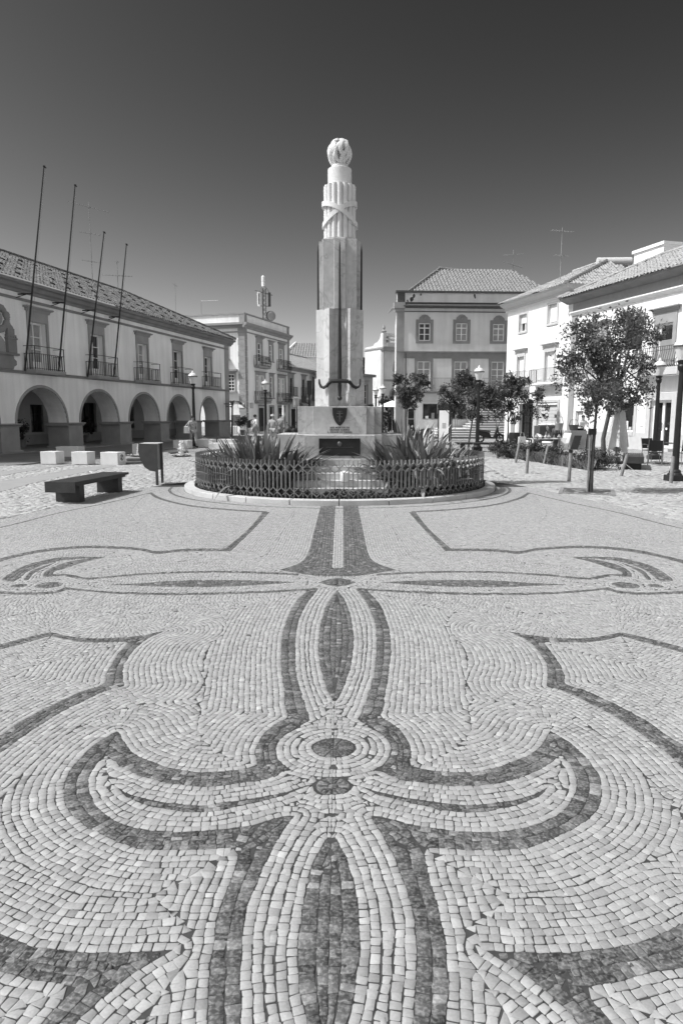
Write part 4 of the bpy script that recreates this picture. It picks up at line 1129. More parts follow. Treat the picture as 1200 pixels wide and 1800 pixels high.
def aerial(name, label, loc, hgt, booms, group=None, rot=0, wall=None):
    """booms: (height, half length, tilt, number of rods, rod half length)"""
    f = thing(name, label, 'antenna', loc, rot, group)
    MB().tube([(0, 0, -.3), (0, 0, hgt)], .025, 6).build('mast', M['grey'], f)
    for z, l, ti, n, rl in booms:
        b = MB(); b.tube([(-l, 0, z - l*ti), (l, 0, z + l*ti)], .018, 5)
        for k in range(n):
            x = -l + 2*l*k/max(1, n-1); b.tube([(x, -rl, z + x*ti), (x, rl, z + x*ti)], .009, 4)
        b.build('boom', M['grey'], f)
    return f
aerial('roof_antenna', 'tall television aerial with a long boom, rising behind the third flagpole', (-15.9, 45.3, 10.4), 4.6, [(4.3, 1.2, -.12, 12, .25), (2.7, .6, -.05, 5, .2), (1.0, .55, -.05, 4, .2)], rot=.5)
aerial('roof_antenna', 'low television aerial on the town hall roof behind the fourth flagpole', (-15.2, 48.2, 10.5), 1.6, [(.6, .95, 0, 10, .3), (1.5, .12, 0, 3, .15)], rot=.3)
# ------------------------------------------------------------ corner house beyond the town hall
CA = math.atan2(1, .32); CO = (-8.96, 64.8)
ch = thing('corner_house', 'white three-storey corner house with quoins, parapet and a mast on its roof', 'building', (*CO, 0), CA)
hs = [(2.64, 3.80, 6.45, 8.64), (5.62, 6.46, 7.1, 8.72), (8.1, 9.3, 6.45, 8.6), (2.30, 3.25, 3.1, 5.6), (3.45, 4.40, 3.1, 5.6), (5.66, 6.5, 3.45, 5.56), (7.75, 8.66, 3.1, 5.56), (8.84, 9.72, 3.1, 5.56),
      (2.9, 4.27, .1, 2.45), (5.55, 6.42, .1, 2.6), (7.75, 9.45, .1, 2.5)]
b = MB(); wall_holes(b, 0, 10.85, -.1, 9.7, hs); body(b, 0, 10.85, 9, -.1, 9.7); b.build('wall', M['wall'], ch)
for i, (x0, x1, z0, z1) in enumerate(hs):
    dr = i >= 8
    window(ch, x0, x1, z0, z1, 2, 3 if not dr else 1, y=.18, pane='curtain' if i in (2, 3, 4, 6, 7) else 'glass', frame='darkgrey' if dr else 'white', transom=None if dr else z1 - .62, kick=0 if i in (1, 5) else .5, bar=.05, name='door' if dr else 'window')
for x0, x1, z0, z1, hz in ((2.64, 3.8, 6.45, 8.64, .42), (8.1, 9.3, 6.45, 8.6, .42), (5.62, 6.46, 7.1, 8.72, .22)): surround(ch, x0, x1, z0, z1, .18, hz=hz, sill=z0 > 7)
for x0, x1, z0 in ((2.3, 4.4, 3.1), (7.75, 9.72, 3.1), (5.66, 6.5, 3.45)): surround(ch, x0, x1, z0, 5.58, .16, hz=.2, hw=.12, sill=x0 == 5.66)
for x0, x1 in ((2.9, 4.27), (5.55, 6.42), (7.75, 9.45)): surround(ch, x0, x1, .0, 2.55, .18, hood=False, sill=False)
for x0, x1, z in ((1.95, 4.75, 6.43), (7.5, 10.2, 6.43), (1.95, 4.75, 3.05), (7.4, 10.1, 3.05)): balcony(ch, x0, x1, z, .95, .55, .17, .14, belly=.13, ornate=True)
b = MB()
for k in range(19):
    z = -.1 + k*.515; b.box(-.05, .50 if k % 2 else .46, -.05, .02, z + .012, z + .503); b.box(-.05, .02, .02, .62 if k % 2 else .66, z + .012, z + .503)
b.build('quoin_corner', M['stone'], ch)
b = MB(); b.box(10.45, 10.9, -.05, .02, 0, 9.7); b.build('corner_pilaster', M['stone'], ch)
pr = [(.0, 9.68), (-.12, 9.70), (-.16, 9.82), (-.38, 9.98), (-.44, 10.16), (.0, 10.2)]
b = MB(); b.profx(pr, -.4, 11.1); b.profx([(.02, 9.3), (-.06, 9.3), (-.06, 9.42), (.02, 9.42)], -.05, 10.9); k0 = len(b.v)
b.box(-.42, .0, -.05, 9, 9.98, 10.18); b.box(-.16, 0, .02, 9, 9.70, 9.98); b.box(-.06, .0, .02, 9, 9.3, 9.42); b.build('cornice', M['stone'], ch)
b = MB(); b.box(0, 10.85, .02, .3, 10.2, 10.95); b.box(0.02, .3, .3, 9, 10.2, 10.95); b.build('parapet', M['wall'], ch)
b = MB(); b.box(-.08, 10.95, -.06, .36, 10.95, 11.08); b.box(-.08, .36, .36, 9, 10.95, 11.08); b.box(-.06, .5, -.04, .0, 10.2, 10.95); b.box(10.4, 10.9, -.04, .0, 10.2, 10.95); b.box(-.06, -.003, .0, .5, 10.2, 10.95); b.build('coping', M['stone'], ch)
# side front facing the plaza
sh_ = MB()
def side_window(y0, y1, z0, z1, hood=True):
    o = MB(); o.box(-.05, .0, y0 - .16, y0, z0, z1); o.box(-.05, .0, y1, y1 + .16, z0, z1); o.box(-.05, .0, y0 - .16, y1 + .16, z1, z1 + .18)
    if hood: o.box(-.32, .0, y0 - .35, y1 + .35, z1 + .30, z1 + .46); o.box(-.2, 0, y0 - .25, y1 + .25, z1 + .18, z1 + .30)
    o.box(-.34, 0, y0 - .25, y1 + .25, z0 - .16, z0 - .02)
    o = o.build('window_surround', M['stone'], ch)
    f = MB()
    for y in np.linspace(y0, y1 - .05, 5): f.box(-.035, -.002, y, y + .05, z0, z1)
    for z in np.linspace(z0, z1 - .05, 6): f.box(-.033, -.003, y0, y1, z, z + .05)
    f = f.build('window', M['white'], ch); MB().box(-.02, -.004, y0, y1, z0, z1).build('pane', M['glass'], f)
side_window(1.1, 2.3, 3.95, 5.5); side_window(1.75, 2.9, 6.95, 9.0, False); side_window(3.9, 5.0, 3.95, 5.5)
b = MB(); b.box(-.02, .02, .95, 9, 0, .62); b.build('dado', M['lightgrey'], ch)
def street_sign(u0, u1, z0, z1, label, side):
    s = thing('street_sign', label, 'sign', (*CO, 0), CA)
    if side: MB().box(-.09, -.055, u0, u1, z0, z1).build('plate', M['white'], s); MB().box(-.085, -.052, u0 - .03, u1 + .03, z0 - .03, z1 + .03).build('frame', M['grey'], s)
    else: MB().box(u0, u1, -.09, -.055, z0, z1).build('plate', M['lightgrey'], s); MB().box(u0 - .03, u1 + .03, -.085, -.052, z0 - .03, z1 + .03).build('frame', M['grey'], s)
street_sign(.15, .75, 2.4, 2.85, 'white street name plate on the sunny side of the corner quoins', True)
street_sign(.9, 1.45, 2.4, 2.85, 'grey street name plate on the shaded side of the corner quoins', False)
pk = thing('parking_meter', 'small dark round-topped sign post before the sunny side of the corner house', 'sign', (*gp(415, 763), 0), .2)
MB().tube([(-.1, 0, 0), (-.1, 0, 1.0)], .03, 6).tube([(.1, 0, 0), (.1, 0, 1.0)], .03, 6).build('leg', M['steel'], pk)
MB().prism([(-.42, -.06), (.42, -.06), (.42, .06), (-.42, .06)], .75, 1.75).build('panel', M['grey'], pk, bevel=.15)
# mobile phone mast on the roof
mp = thing('phone_mast', 'lattice phone mast with panel aerials, white drums and a round dish', 'antenna', (CO[0] + .305*7.2 - .952*1.2, CO[1] + .952*7.2 + .305*1.2, 9.9), .3)
b = MB()
for a in range(3):
    q = a*2.094; b.tube([(.22*math.cos(q), .22*math.sin(q), 0), (.2*math.cos(q), .2*math.sin(q), 4.6)], .04, 5)
for k in range(10):
    for a in range(3):
        q, q2 = a*2.094, (a+1)*2.094; b.tube([(.22*math.cos(q), .22*math.sin(q), k*.46), (.22*math.cos(q2), .22*math.sin(q2), k*.46 + .46)], .022, 4)
b.build('lattice', M['darkgrey'], mp)
for k, (x, y, m) in enumerate(((-.55, -.15, 'white'), (.55, -.1, 'darkgrey'))):
    o = MB().box(x - .13, x + .13, y - .08, y + .08, 2.8, 4.2).build('panel_aerial', M[m], mp, bevel=.02)
    if k == 0: MB().box(x - .05, x + .05, y - .095, y - .081, 2.95, 4.05).build('slot', M['darkgrey'], o)
b = MB(); b.tube([(-.9, 0, 4.35), (.9, 0, 3.95)], .035, 5); b.build('cross_arm', M['darkgrey'], mp); b = MB(); b.tube([(-.7, 0, 2.85), (.6, 0, 2.85)], .03, 5); b.build('cross_arm', M['darkgrey'], mp); b = MB(); b.tube([(-.5, 0, 4.3), (-.15, 0, 4.75), (.2, 0, 4.75), (.7, 0, 4.05)], .022, 4); b.build('cross_arm', M['darkgrey'], mp)
b = MB(); b.lathe([(.17, 4.8), (.17, 5.25)], 14, (-.05, 0, 0)); b.lathe([(.17, 5.3), (.17, 5.75), (.1, 5.82)], 14, (-.05, 0, 0)); b.tube([(-.05, 0, 4.4), (-.05, 0, 5.9)], .04, 6); b.build('drum_aerial', M['white'], mp, smooth=True)
b = MB(); b.tube([(.62, -.42, 1.85), (.60, -.22, 1.85)], .50, 22); b.build('dish', M['darkgrey'], mp)
b = MB(); b.tube([(.62, -.48, 1.85), (.62, -.42, 1.85)], [.3, .48], 22); b.build('dish_cover', M['grey'], mp)
aerial('roof_antenna', 'thin whip aerial with tiny fork on the corner house roof, left of the other', (-15.6, 66.4, 10.9), 3.1, [(2.9, .22, -.6, 2, .1)], rot=.2)
aerial('roof_antenna', 'short bracket-shaped aerial above the corner house parapet', (-13.2, 66.4, 10.9), 1.45, [(1.4, .02, 0, 2, .02)], rot=0)
o = [x for x in bpy.data.objects if x.name.startswith('roof_antenna')][-1]; MB().tube([(0, 0, 1.45), (1.6, 0, 1.5)], .025, 5).build('boom', M['lightgrey'], o)

# ------------------------------------------------------------ lower terrace and the white hall behind it
ux, uy = .3048, .9524
tr = thing('terrace_house', 'low two-storey terrace house with tiled roof and dark balcony doors', 'building', (CO[0] + ux*10.86, CO[1] + uy*10.86, 0), CA)
hs = [(.2, 1.1, 3.8, 5.75), (3.85, 4.85, 3.85, 5.75), (7.6, 8.5, 3.85, 5.65), (11.3, 12.2, 3.85, 5.65), (.5, 2.6, 0.05, 2.4), (4.0, 6.2, .05, 2.4), (7.6, 9.6, .05, 2.4)]
b = MB(); wall_holes(b, 0, 16, -.1, 6.7, hs); body(b, 0, 16, 8, -.1, 6.7); b.build('wall', M['wall'], tr)
for i, (x0, x1, z0, z1) in enumerate(hs):
    window(tr, x0, x1, z0, z1, 2, 3 if i < 4 else 1, frame='darkgrey' if i != 2 else 'white', pane='glass', kick=.4, name='door' if z0 < 1 else 'window')
    if i < 4: surround(tr, x0, x1, z0, z1, .2, hz=.35, sill=False); balcony(tr, x0 - .35, x1 + .35, z0, .95, .5, .16)
b = MB(); b.profx([(.05, 6.5), (-.1, 6.5), (-.15, 6.65), (-.35, 6.8), (-.35, 6.92), (.05, 6.92)], -.05, 16.1); b.build('cornice', M['stone'], tr)
tile_roof('roof', tr, [((-.0, -.45, 6.95), (16.2, -.45, 6.95), (16.2, 4.0, 9.1), (1.0, 4.0, 9.1))], M['tile'], .26, .42)
b = MB(); ridge_tiles(b, (1.0, 4.0, 9.15), (16.2, 4.0, 9.15)); b.build('ridge_tiles', M['tile'], tr)
MB().profx([(0, 3.5), (-1.5, 2.95), (-1.5, 2.5), (-1.46, 2.5), (-1.46, 2.92), (0, 3.46)], .2, 9.5).build('awning', M['grey'], tr)
MB().tube([(6.4, -.06, 6.6), (6.4, -.06, .1)], .05, 6).build('drainpipe', M['lightgrey'], tr)
hl = thing('white_hall', 'plain white hall with a pale ribbed tile roof far behind the terrace house', 'building', (-9.2, 112, 0), -.02)
b = MB(); b.box(0, 11.5, 0, 12, -.1, 11.0); b.build('wall', M['wall_bright'], hl)
tile_roof('roof', hl, [((-.3, -.4, 11.0), (11.6, -.4, 11.0), (11.6, 5, 13.6), (1.5, 5, 13.6))], M['tile_pale'], .42, .8, amp=.09)
b = MB(); b.tube([(-.3, -.4, 11.1), (1.5, 5, 13.7)], .22, 6); b.build('verge', M['white'], hl)
lc = thing('light_mast', 'thin pale mast rising just left of the memorial column', 'mast', (*gp(559, 741), 0), 0)
MB().tube([(0, 0, 0), (0, 0, 26)], [.16, .10], 8).build('pole', M['lightgrey'], lc); MB().lathe([(.2, 0), (.2, .3)], 10).build('base', M['grey'], lc); MB().ball((0, 0, 26), .22, 8).build('cap', M['lightgrey'], lc)

# ------------------------------------------------------------ chapel and small house far down the middle street
cp = thing('chapel', 'patchy whitewashed chapel with scrolled parapet and arched side openings', 'building', (5.55, 92, 0), -1.05); cp.scale = (1, 1, 1.1)
b = MB()
b.box(-4.7, 0, 0, 6, -.1, 9.7); b.build('wall', M['wall_old'], cp)
b = MB(); b.profx([(-.2, 9.2), (-.35, 9.45), (-.35, 9.65), (6.3, 9.65), (6.3, 9.45), (6.2, 9.2)], -.4, .35); b.box(.0, .06, .1, 5.9, 5.6, 5.85); b.box(-.5, .08, -.08, 0, -.1, 9.2); b.box(-4.8, .02, -.12, 0, 9.5, 9.68); b.build('cornice', M['stone'], cp)
b = MB(); b.extr([(-4.7, 9.7), (-.2, 9.7), (-.2, 11.3), (-.7, 11.3), (-.95, 10.7), (-1.5, 10.35), (-2.3, 10.2), (-2.6, 9.95), (-4.7, 9.9)], 0, .5); b.box(-.8, .0, .5, 5.6, 9.72, 10.2); b.box(-.8, 0, .5, 5.6, 10.5, 10.65); b.box(-.8, 0, .5, 5.6, 10.95, 11.3)
for y in (.8, 2.2, 3.6, 5.2): b.box(-.7, -.1, y, y + .25, 10.2, 10.95)
b.build('parapet', M['wall_old'], cp)
b = MB(); b.lathe([(.32, 11.4), (.36, 11.55), (.12, 11.7), (.2, 11.95), (.05, 12.3)], 10, (-.45, .3, 0)); b.lathe([(.32, 11.3), (.36, 11.45), (.12, 11.6), (.2, 11.8), (.05, 12.1)], 10, (-.45, 5.3, 0)); b.build('finial', M['stone'], cp)
for y0, y1, z0, z1 in ((1.2, 2.5, 1.2, 4.7), (3.6, 4.9, 1.2, 4.7)):
    P = [(y0, z0), (y1, z0), (y1, z1 - .6)] + [((y0+y1)/2 + (y1-y0)/2*math.cos(q), z1 - .65 + .65*math.sin(q)) for q in np.linspace(.2, 2.94, 8)] + [(y0, z1 - .6)]
    b = MB(); k = len(b.v); b.v += [(.03, y, z) for y, z in P]; b.f.append(tuple(range(len(P)))); o = b.build('window', M['glass'], cp)
    b = MB(); b.tube([(.05, y0 - .1, z0), (.05, y0 - .1, z1 - .6)] + [(.05, (y0+y1)/2 - ((y1-y0)/2 + .1)*math.cos(q), z1 - .65 + .75*math.sin(q)) for q in np.linspace(.2, 2.94, 8)] + [(.05, y1 + .1, z1 - .6), (.05, y1 + .1, z0)], .12, 6); b.build('frame', M['stone'], o)
b = MB(); b.extr([(0, 0), (.5, .6), (.35, 1.6), (0, 2.4), (-.35, 1.6), (-.5, .6)], 0, .1); o = b.build('niche', M['stone_dark'], cp); o.rotation_euler[2] = math.pi/2; o.location = (.1, 2.0, 6.3)
for z in (6.5, 7.4, 8.3): MB().box(-.02, .05, 4.4, 5.8, z, z + .3).build('louvre', M['darkgrey'], cp)
sm = thing('small_house', 'small shaded house with dark eaves in front of the chapel', 'building', (2.9, 84, 0), .9)
hs = [(-.6, .4, 3.0, 5.4), (-.6, .4, 0, 2.3)]
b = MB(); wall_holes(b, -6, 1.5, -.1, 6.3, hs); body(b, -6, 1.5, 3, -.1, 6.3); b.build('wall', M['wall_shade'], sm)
for q in hs: window(sm, *q, 2, 3, frame='white'); surround(sm, *q, .15, hz=.3)
b = MB(); b.box(-6.1, 1.8, -.3, 3.1, 6.3, 6.62); b.build('roof', M['stone_dark'], sm)

# ------------------------------------------------------------ grey house in the middle, with a shop
CE = (4.5, 57); CEA = math.atan2(.056, 1)
ce = thing('grey_house', 'old grey rendered house with stained parapet, hipped tile roof and ground floor shop', 'building', (*CE, 0), CEA)
hs = [(1.79, 2.73, 7.72, 9.12), (4.83, 5.77, 7.72, 9.14), (7.89, 8.83, 7.72, 9.1), (1.7, 2.78, 3.7, 6.08), (4.76, 5.85, 3.7, 6.08), (7.84, 8.9, 3.7, 6.08), (2.2, 5.95, 1.35, 2.7), (.95, 1.6, .5, 2.3)]
b = MB(); wall_holes(b, 0, 13.5, -.1, 10.3, hs)
b.poly([(1.3, 11, -.1), (0, 0, -.1), (0, 0, 10.3), (1.3, 11, 10.3)]); b.poly([(0, 0, 10.3), (13.5, 0, 10.3), (13.5, 11, 10.3), (1.3, 11, 10.3)]); b.poly([(13.5, 11, -.1), (1.3, 11, -.1), (1.3, 11, 10.3), (13.5, 11, 10.3)]); b.poly([(13.5, 0, -.1), (13.5, 11, -.1), (13.5, 11, 10.3), (13.5, 0, 10.3)])
b.build('wall', M['wall_grey'], ce)
for i, (x0, x1, z0, z1) in enumerate(hs):
    if i < 3:
        window(ce, x0, x1, z0, z1, 2, 2, pane='glass' if i == 0 else 'curtain', transom=z1 - .42, bar=.05, y=.1)
        b = MB(); b.box(x0-.24, x0, -.05, .03, z0-.2, z1+.28); b.box(x1, x1+.24, -.05, .03, z0-.2, z1+.28); b.box(x0, x1, -.05, .03, z1, z1+.28); b.box(x0, x1, -.05, .03, z0-.2, z0)
        m_ = (x0+x1)/2; b.extr([(m_ - .47, z1+.28), (m_ + .47, z1+.28), (m_ + .44, z1+.45), (m_ + .30, z1+.55), (m_ + .22, z1+.64), (m_, z1+.68), (m_ - .22, z1+.64), (m_ - .30, z1+.55), (m_ - .44, z1+.45)], -.05, .03)
        b.ball((m_, -.05, z1+.45), .1, 8, (1, .4, 1)); b.build('window_surround', M['stone_dark'], ce)
    elif i < 6:
        window(ce, x0, x1, z0, z1, 2, 3, pane='curtain', transom=z1 - .68, bar=.05, y=.1, kick=.4)
        b = MB(); b.box(x0-.22, x0, -.05, .03, z0, z1+.6); b.box(x1, x1+.22, -.05, .03, z0, z1+.6); b.box(x0, x1, -.05, .03, z1, z1+.28); b.build('window_surround', M['stone_dark'], ce)
    elif i == 6:
        o = window(ce, x0, x1, z0, z1, 3, 1, frame='lightgrey', pane='glass', y=.2, name='shop_window')
        for k in range(7): MB().box(x0 + .25 + k*.5, x0 + .5 + k*.5, .05, .13, z0 + .08, z0 + .3 + .25*(k*3 % 4)/3).build('display', M[('white', 'grey', 'darkgrey', 'lightgrey')[k % 4]], o)
    else: window(ce, x0, x1, z0, z1, 1, 2, frame='white', y=.2, name='door')
b = MB(); b.box(-.04, .58, -.05, .02, -.1, 10.3)
for k in range(20): b.box(-.045, .585, -.054, .02, .1 + k*.52, .112 + k*.52)
b.build('corner_pilaster', M['stone'], ce)
b = MB(); b.box(.58, 13.5, -.055, .02, 6.32, 6.78); b.box(0, 13.5, -.12, .02, 6.78, 6.88); b.build('string_course', M['stone_dark'], ce)
b = MB(); b.profx([(.05, 10.0), (-.06, 10.0), (-.06, 10.06), (.05, 10.06)], .58, 13.5); b.profx([(.05, 10.3), (-.15, 10.3), (-.32, 10.42), (-.32, 10.48), (.05, 10.68)], .5, 13.6); b.build('cornice', M['darkgrey'], ce)
b = MB(); b.box(-.28, .62, -.26, .3, 10.25, 10.72); b.box(-.2, .55, -.16, .3, 10.0, 10.25); b.build('corner_capital', M['stone'], ce)
b = MB(); b.box(0, 13.5, .0, .35, 10.68, 11.5); b.build('parapet', M['wall_grey'], ce)
b = MB(); b.box(-.12, 13.6, -.14, .45, 11.5, 11.66); b.box(0, .62, -.06, 0, 10.72, 11.5); b.box(.62, 13.6, -.05, 0, 10.68, 10.76); b.build('coping', M['darkgrey'], ce)
rs_ = random.Random(8); 
for x, z, s in ((1.2, 11.0, .22), (1.35, 11.25, .16), (1.1, 10.95, .12), (6.3, 11.3, .14), (6.35, 11.15, .08), (.85, 10.85, .1), (1.9, 11.35, .1)):
    P = [(x + s*rs_.uniform(.6, 1.3)*math.cos(q)*.8, z + s*rs_.uniform(.6, 1.3)*math.sin(q)) for q in np.linspace(0, 6.28, 10)[:-1]]
    MB().extr(P, -.004, .01).build('flaked_patch', M['darkgrey'], ce)
b = MB(); b.tube([(.75, -.08, 6.7), (.75, -.08, .3)], .04, 6); b.build('drainpipe', M['darkgrey'], ce)
b = MB(); b.tube([(.6, -.07, 6.86), (4, -.09, 6.84), (9, -.07, 6.88), (13, -.08, 6.84)], .02, 4); b.build('cable', M['black'], ce)
for x0, x1 in ((1.3, 9.6),):
    s = MB().box(x0, x1, -.5, .02, 3.55, 3.7).build('balcony', M['stone_dark'], ce); r = MB()
    for k in range(70): x = x0 + .05 + (x1-x0-.1)*k/69; r.box(x - .009, x + .009, -.46, -.445, 3.7, 4.7)
    r.box(x0, x1, -.475, -.43, 4.69, 4.73); r.box(x0, x1, -.47, -.435, 3.78, 3.8); r.build('railing', M['grey'], s)
b = MB(); b.box(1.9, 6.4, -.12, .02, 2.78, 3.5); b.build('shop_fascia', M['lightgrey'], ce)
tile_roof('roof', ce, [((.6, .6, 11.4), (13.6, .6, 11.4), (11.2, 6, 13.9), (4.6, 6, 14.6)), ((.6, 11, 11.4), (.6, .6, 11.4), (4.6, 6, 14.6), (4.6, 6, 14.6))], M['tile_pale'], .30, .42, amp=.07)
b = MB(); ridge_tiles(b, (4.6, 6, 14.68), (11.2, 6, 13.98), .13); ridge_tiles(b, (.6, .6, 11.45), (4.6, 6, 14.68), .13); ridge_tiles(b, (11.2, 6, 13.98), (13.6, .6, 11.5), .13); b.build('ridge_tiles', M['tile_pale'], ce)
aerial('roof_antenna', 'television aerial with two tilted booms on the grey house roof', (15.3, 63.5, 13.0), 3.3, [(2.0, .95, -.25, 9, .3), (2.9, .9, .1, 5, .25), (.6, .6, .1, 3, .1)], rot=.2)

# ------------------------------------------------------------ steps up beside the grey house
stp = thing('street_steps', 'wide pale stone steps climbing between the grey and the white house', 'steps', (0, 0, 0))
def stair(x0, x1, y0, y1, z0, z1):
    st_ = MB().box(x0, x1, y0, y1, z0, z1 - .05).build('step', M['stone_dark'], stp); MB().box(x0 - .02, x1 + .02, y0 - .05, y1, z1 - .05, z1).build('tread', M['block'], st_)  # riser shade and tread light put into two stone tones
for k in range(4): stair(6.9 + k*.25, 13.4, 51.0 + k*.6, 56.9, -.05 + (.17*k if k else 0), .17*(k+1))
for k in range(8): stair(10.0 + k*.22, 13.3, 53.4 + k*.4, 56.8, .68 + .19*k, .68 + .19*(k+1))
b = MB(); b.tube([(8.6, 52.2, .3), (8.6, 52.2, 1.5)], .03, 6); b.tube([(9.2, 55.0, .9), (9.2, 55.0, 2.2)], .03, 6); b.tube([(8.6, 52.2, 1.5), (9.2, 55.0, 2.2)], .035, 6); b.build('handrail', M['steel'], stp)

# ------------------------------------------------------------ white houses on the right
RA = math.atan2(-1, .275); rl = math.hypot(.275, 1); RO = (12.1, 46.2)
def rp(u): return (RO[0] + .275/rl*u, RO[1] - u/rl)
w1 = thing('white_house', 'sunlit white three-storey house with roller blinds and iron balconies', 'building', (*rp(-2.4), 0), RA)
sh = 2.4
hs = [(-.8 + sh, .14 + sh, 7.2, 8.3), (2.64 + sh, 3.65 + sh, 7.3, 8.45), (-.85 + sh, .0 + sh, 3.78, 5.58), (2.55 + sh, 3.55 + sh, 3.82, 5.6), (-.3 + sh, 1.5 + sh, .05, 2.45), (1.85 + sh, 4.15 + sh, .3, 2.35), (-1.5 + sh, -.9 + sh, .1, 1.9)]
b = MB(); wall_holes(b, 0, 7.7, -.1, 8.9, hs, dep=.25); body(b, 0, 7.7, 10, -.1, 8.9); b.build('wall', M['wall_bright'], w1)
for i, (x0, x1, z0, z1) in enumerate(hs):
    if i < 2:
        o = window(w1, x0, x1, z0, z1, 2, 1, y=.2); MB().box(x0 + .06, x1 - .06, .12, .145, z0 + (.55 if i == 0 else .1), z1 - .02).build('blind', M['blind'], o)
        b = MB(); b.box(x0-.14, x0, -.04, .03, z0-.12, z1+.12); b.box(x1, x1+.14, -.04, .03, z0-.12, z1+.12); b.box(x0, x1, -.04, .03, z1, z1+.12); b.box(x0, x1, -.06, .03, z0-.12, z0); b.build('window_surround', M['lightgrey'], w1)
    elif i < 4:
        o = window(w1, x0, x1, z0, z1, 2, 2, y=.2, kick=.4); MB().box(x0 + .06, x1 - .06, .12, .145, z0 + .1, z1 - .02).build('blind', M['blind'], o)
        surround(w1, x0, x1, z0, z1, .14, hz=.38, hw=.28, sill=False, mat='lightgrey')
    elif i == 4:
        o = window(w1, x0, x1, z0, z1, 2, 2, y=.22, frame='black', name='door')
    elif i == 5:
        o = MB().box(x0, x1, .12, .2, z0, z1).build('garage_door', M['lightgrey'], w1)
        b = MB()
        for k in range(9): b.box(x0, x1, .112, .12, z0 + .2*k + .08, z0 + .2*k + .095)
        b.build('groove', M['grey'], o); MB().box(x1 - .5, x1 - .15, .10, .12, 1.55, 1.75).build('notice', M['darkgrey'], o)
    else: window(w1, x0, x1, z0, z1, 1, 1, y=.2, frame='lightgrey', pane='curtain', name='door')
for c, x0, x1 in ((0, -1.6, .75), (1, 1.5, 4.5)): balcony(w1, x0 + sh, x1 + sh, 3.72, .85, .55, .13, .12, mat='grey', slabmat='white')
b = MB(); b.profx([(.05, 8.8), (-.1, 8.8), (-.14, 8.95), (-.45, 9.12), (-.52, 9.25), (.05, 9.28)], -.3, 7.72); b.build('cornice', M['lightgrey'], w1)
b = MB()
for k in range(60): b.box(-.2 + k*.13, -.13 + k*.13, -.08, .0, 8.68, 8.8)
b.build('dentil_band', M['white'], w1)
b = MB(); b.box(1.75 + sh - .35, 1.85 + sh, -.05, .03, 0, 2.5); b.box(4.15 + sh, 4.35 + sh, -.05, .03, 0, 2.5); b.box(1.5 + sh, 4.35 + sh, -.05, .03, 2.5, 2.66); b.box(-.6 + sh, -.3 + sh, -.05, .03, 0, 2.6); b.box(-.3 + sh, 1.5 + sh, -.05, .03, 2.45, 2.6); b.build('doorway_trim', M['lightgrey'], w1)
tile_roof('roof', w1, [((-.4, -.62, 9.28), (7.75, -.62, 9.28), (5.0, 4.0, 11.3), (1.5, 4.0, 11.3)), ((7.75, -.62, 9.28), (7.75, 9, 9.28), (5.0, 4.0, 11.3), (5.0, 4.0, 11.3))], M['tile'], .24, .38)
b = MB(); ridge_tiles(b, (1.5, 4, 11.36), (5, 4, 11.36)); ridge_tiles(b, (7.75, -.62, 9.32), (5, 4, 11.36)); b.build('ridge_tiles', M['tile'], w1)
aerial('roof_antenna', 'tall slim aerial with two short booms on the first white house', (*[rp(1.2)[i] + (1.6, .45)[i] for i in (0, 1)], 9.9), 3.6, [(3.4, .75, 0, 8, .2), (1.9, .45, 0, 5, .2)], rot=.3)
tk = thing('water_tank', 'horizontal solar water tank lying on the tiled roof', 'tank', (17.3, 45.2, 10.9), -.05)
b = MB(); b.tube([(-1.05, 0, .45), (1.05, 0, .45)], .28, 18); b.build('drum', M['lightgrey'], tk, smooth=True); MB().box(-.8, -.6, -.2, .2, -.7, .2).build('foot', M['grey'], tk); MB().box(.6, .8, -.2, .2, -.7, .2).build('foot', M['grey'], tk)

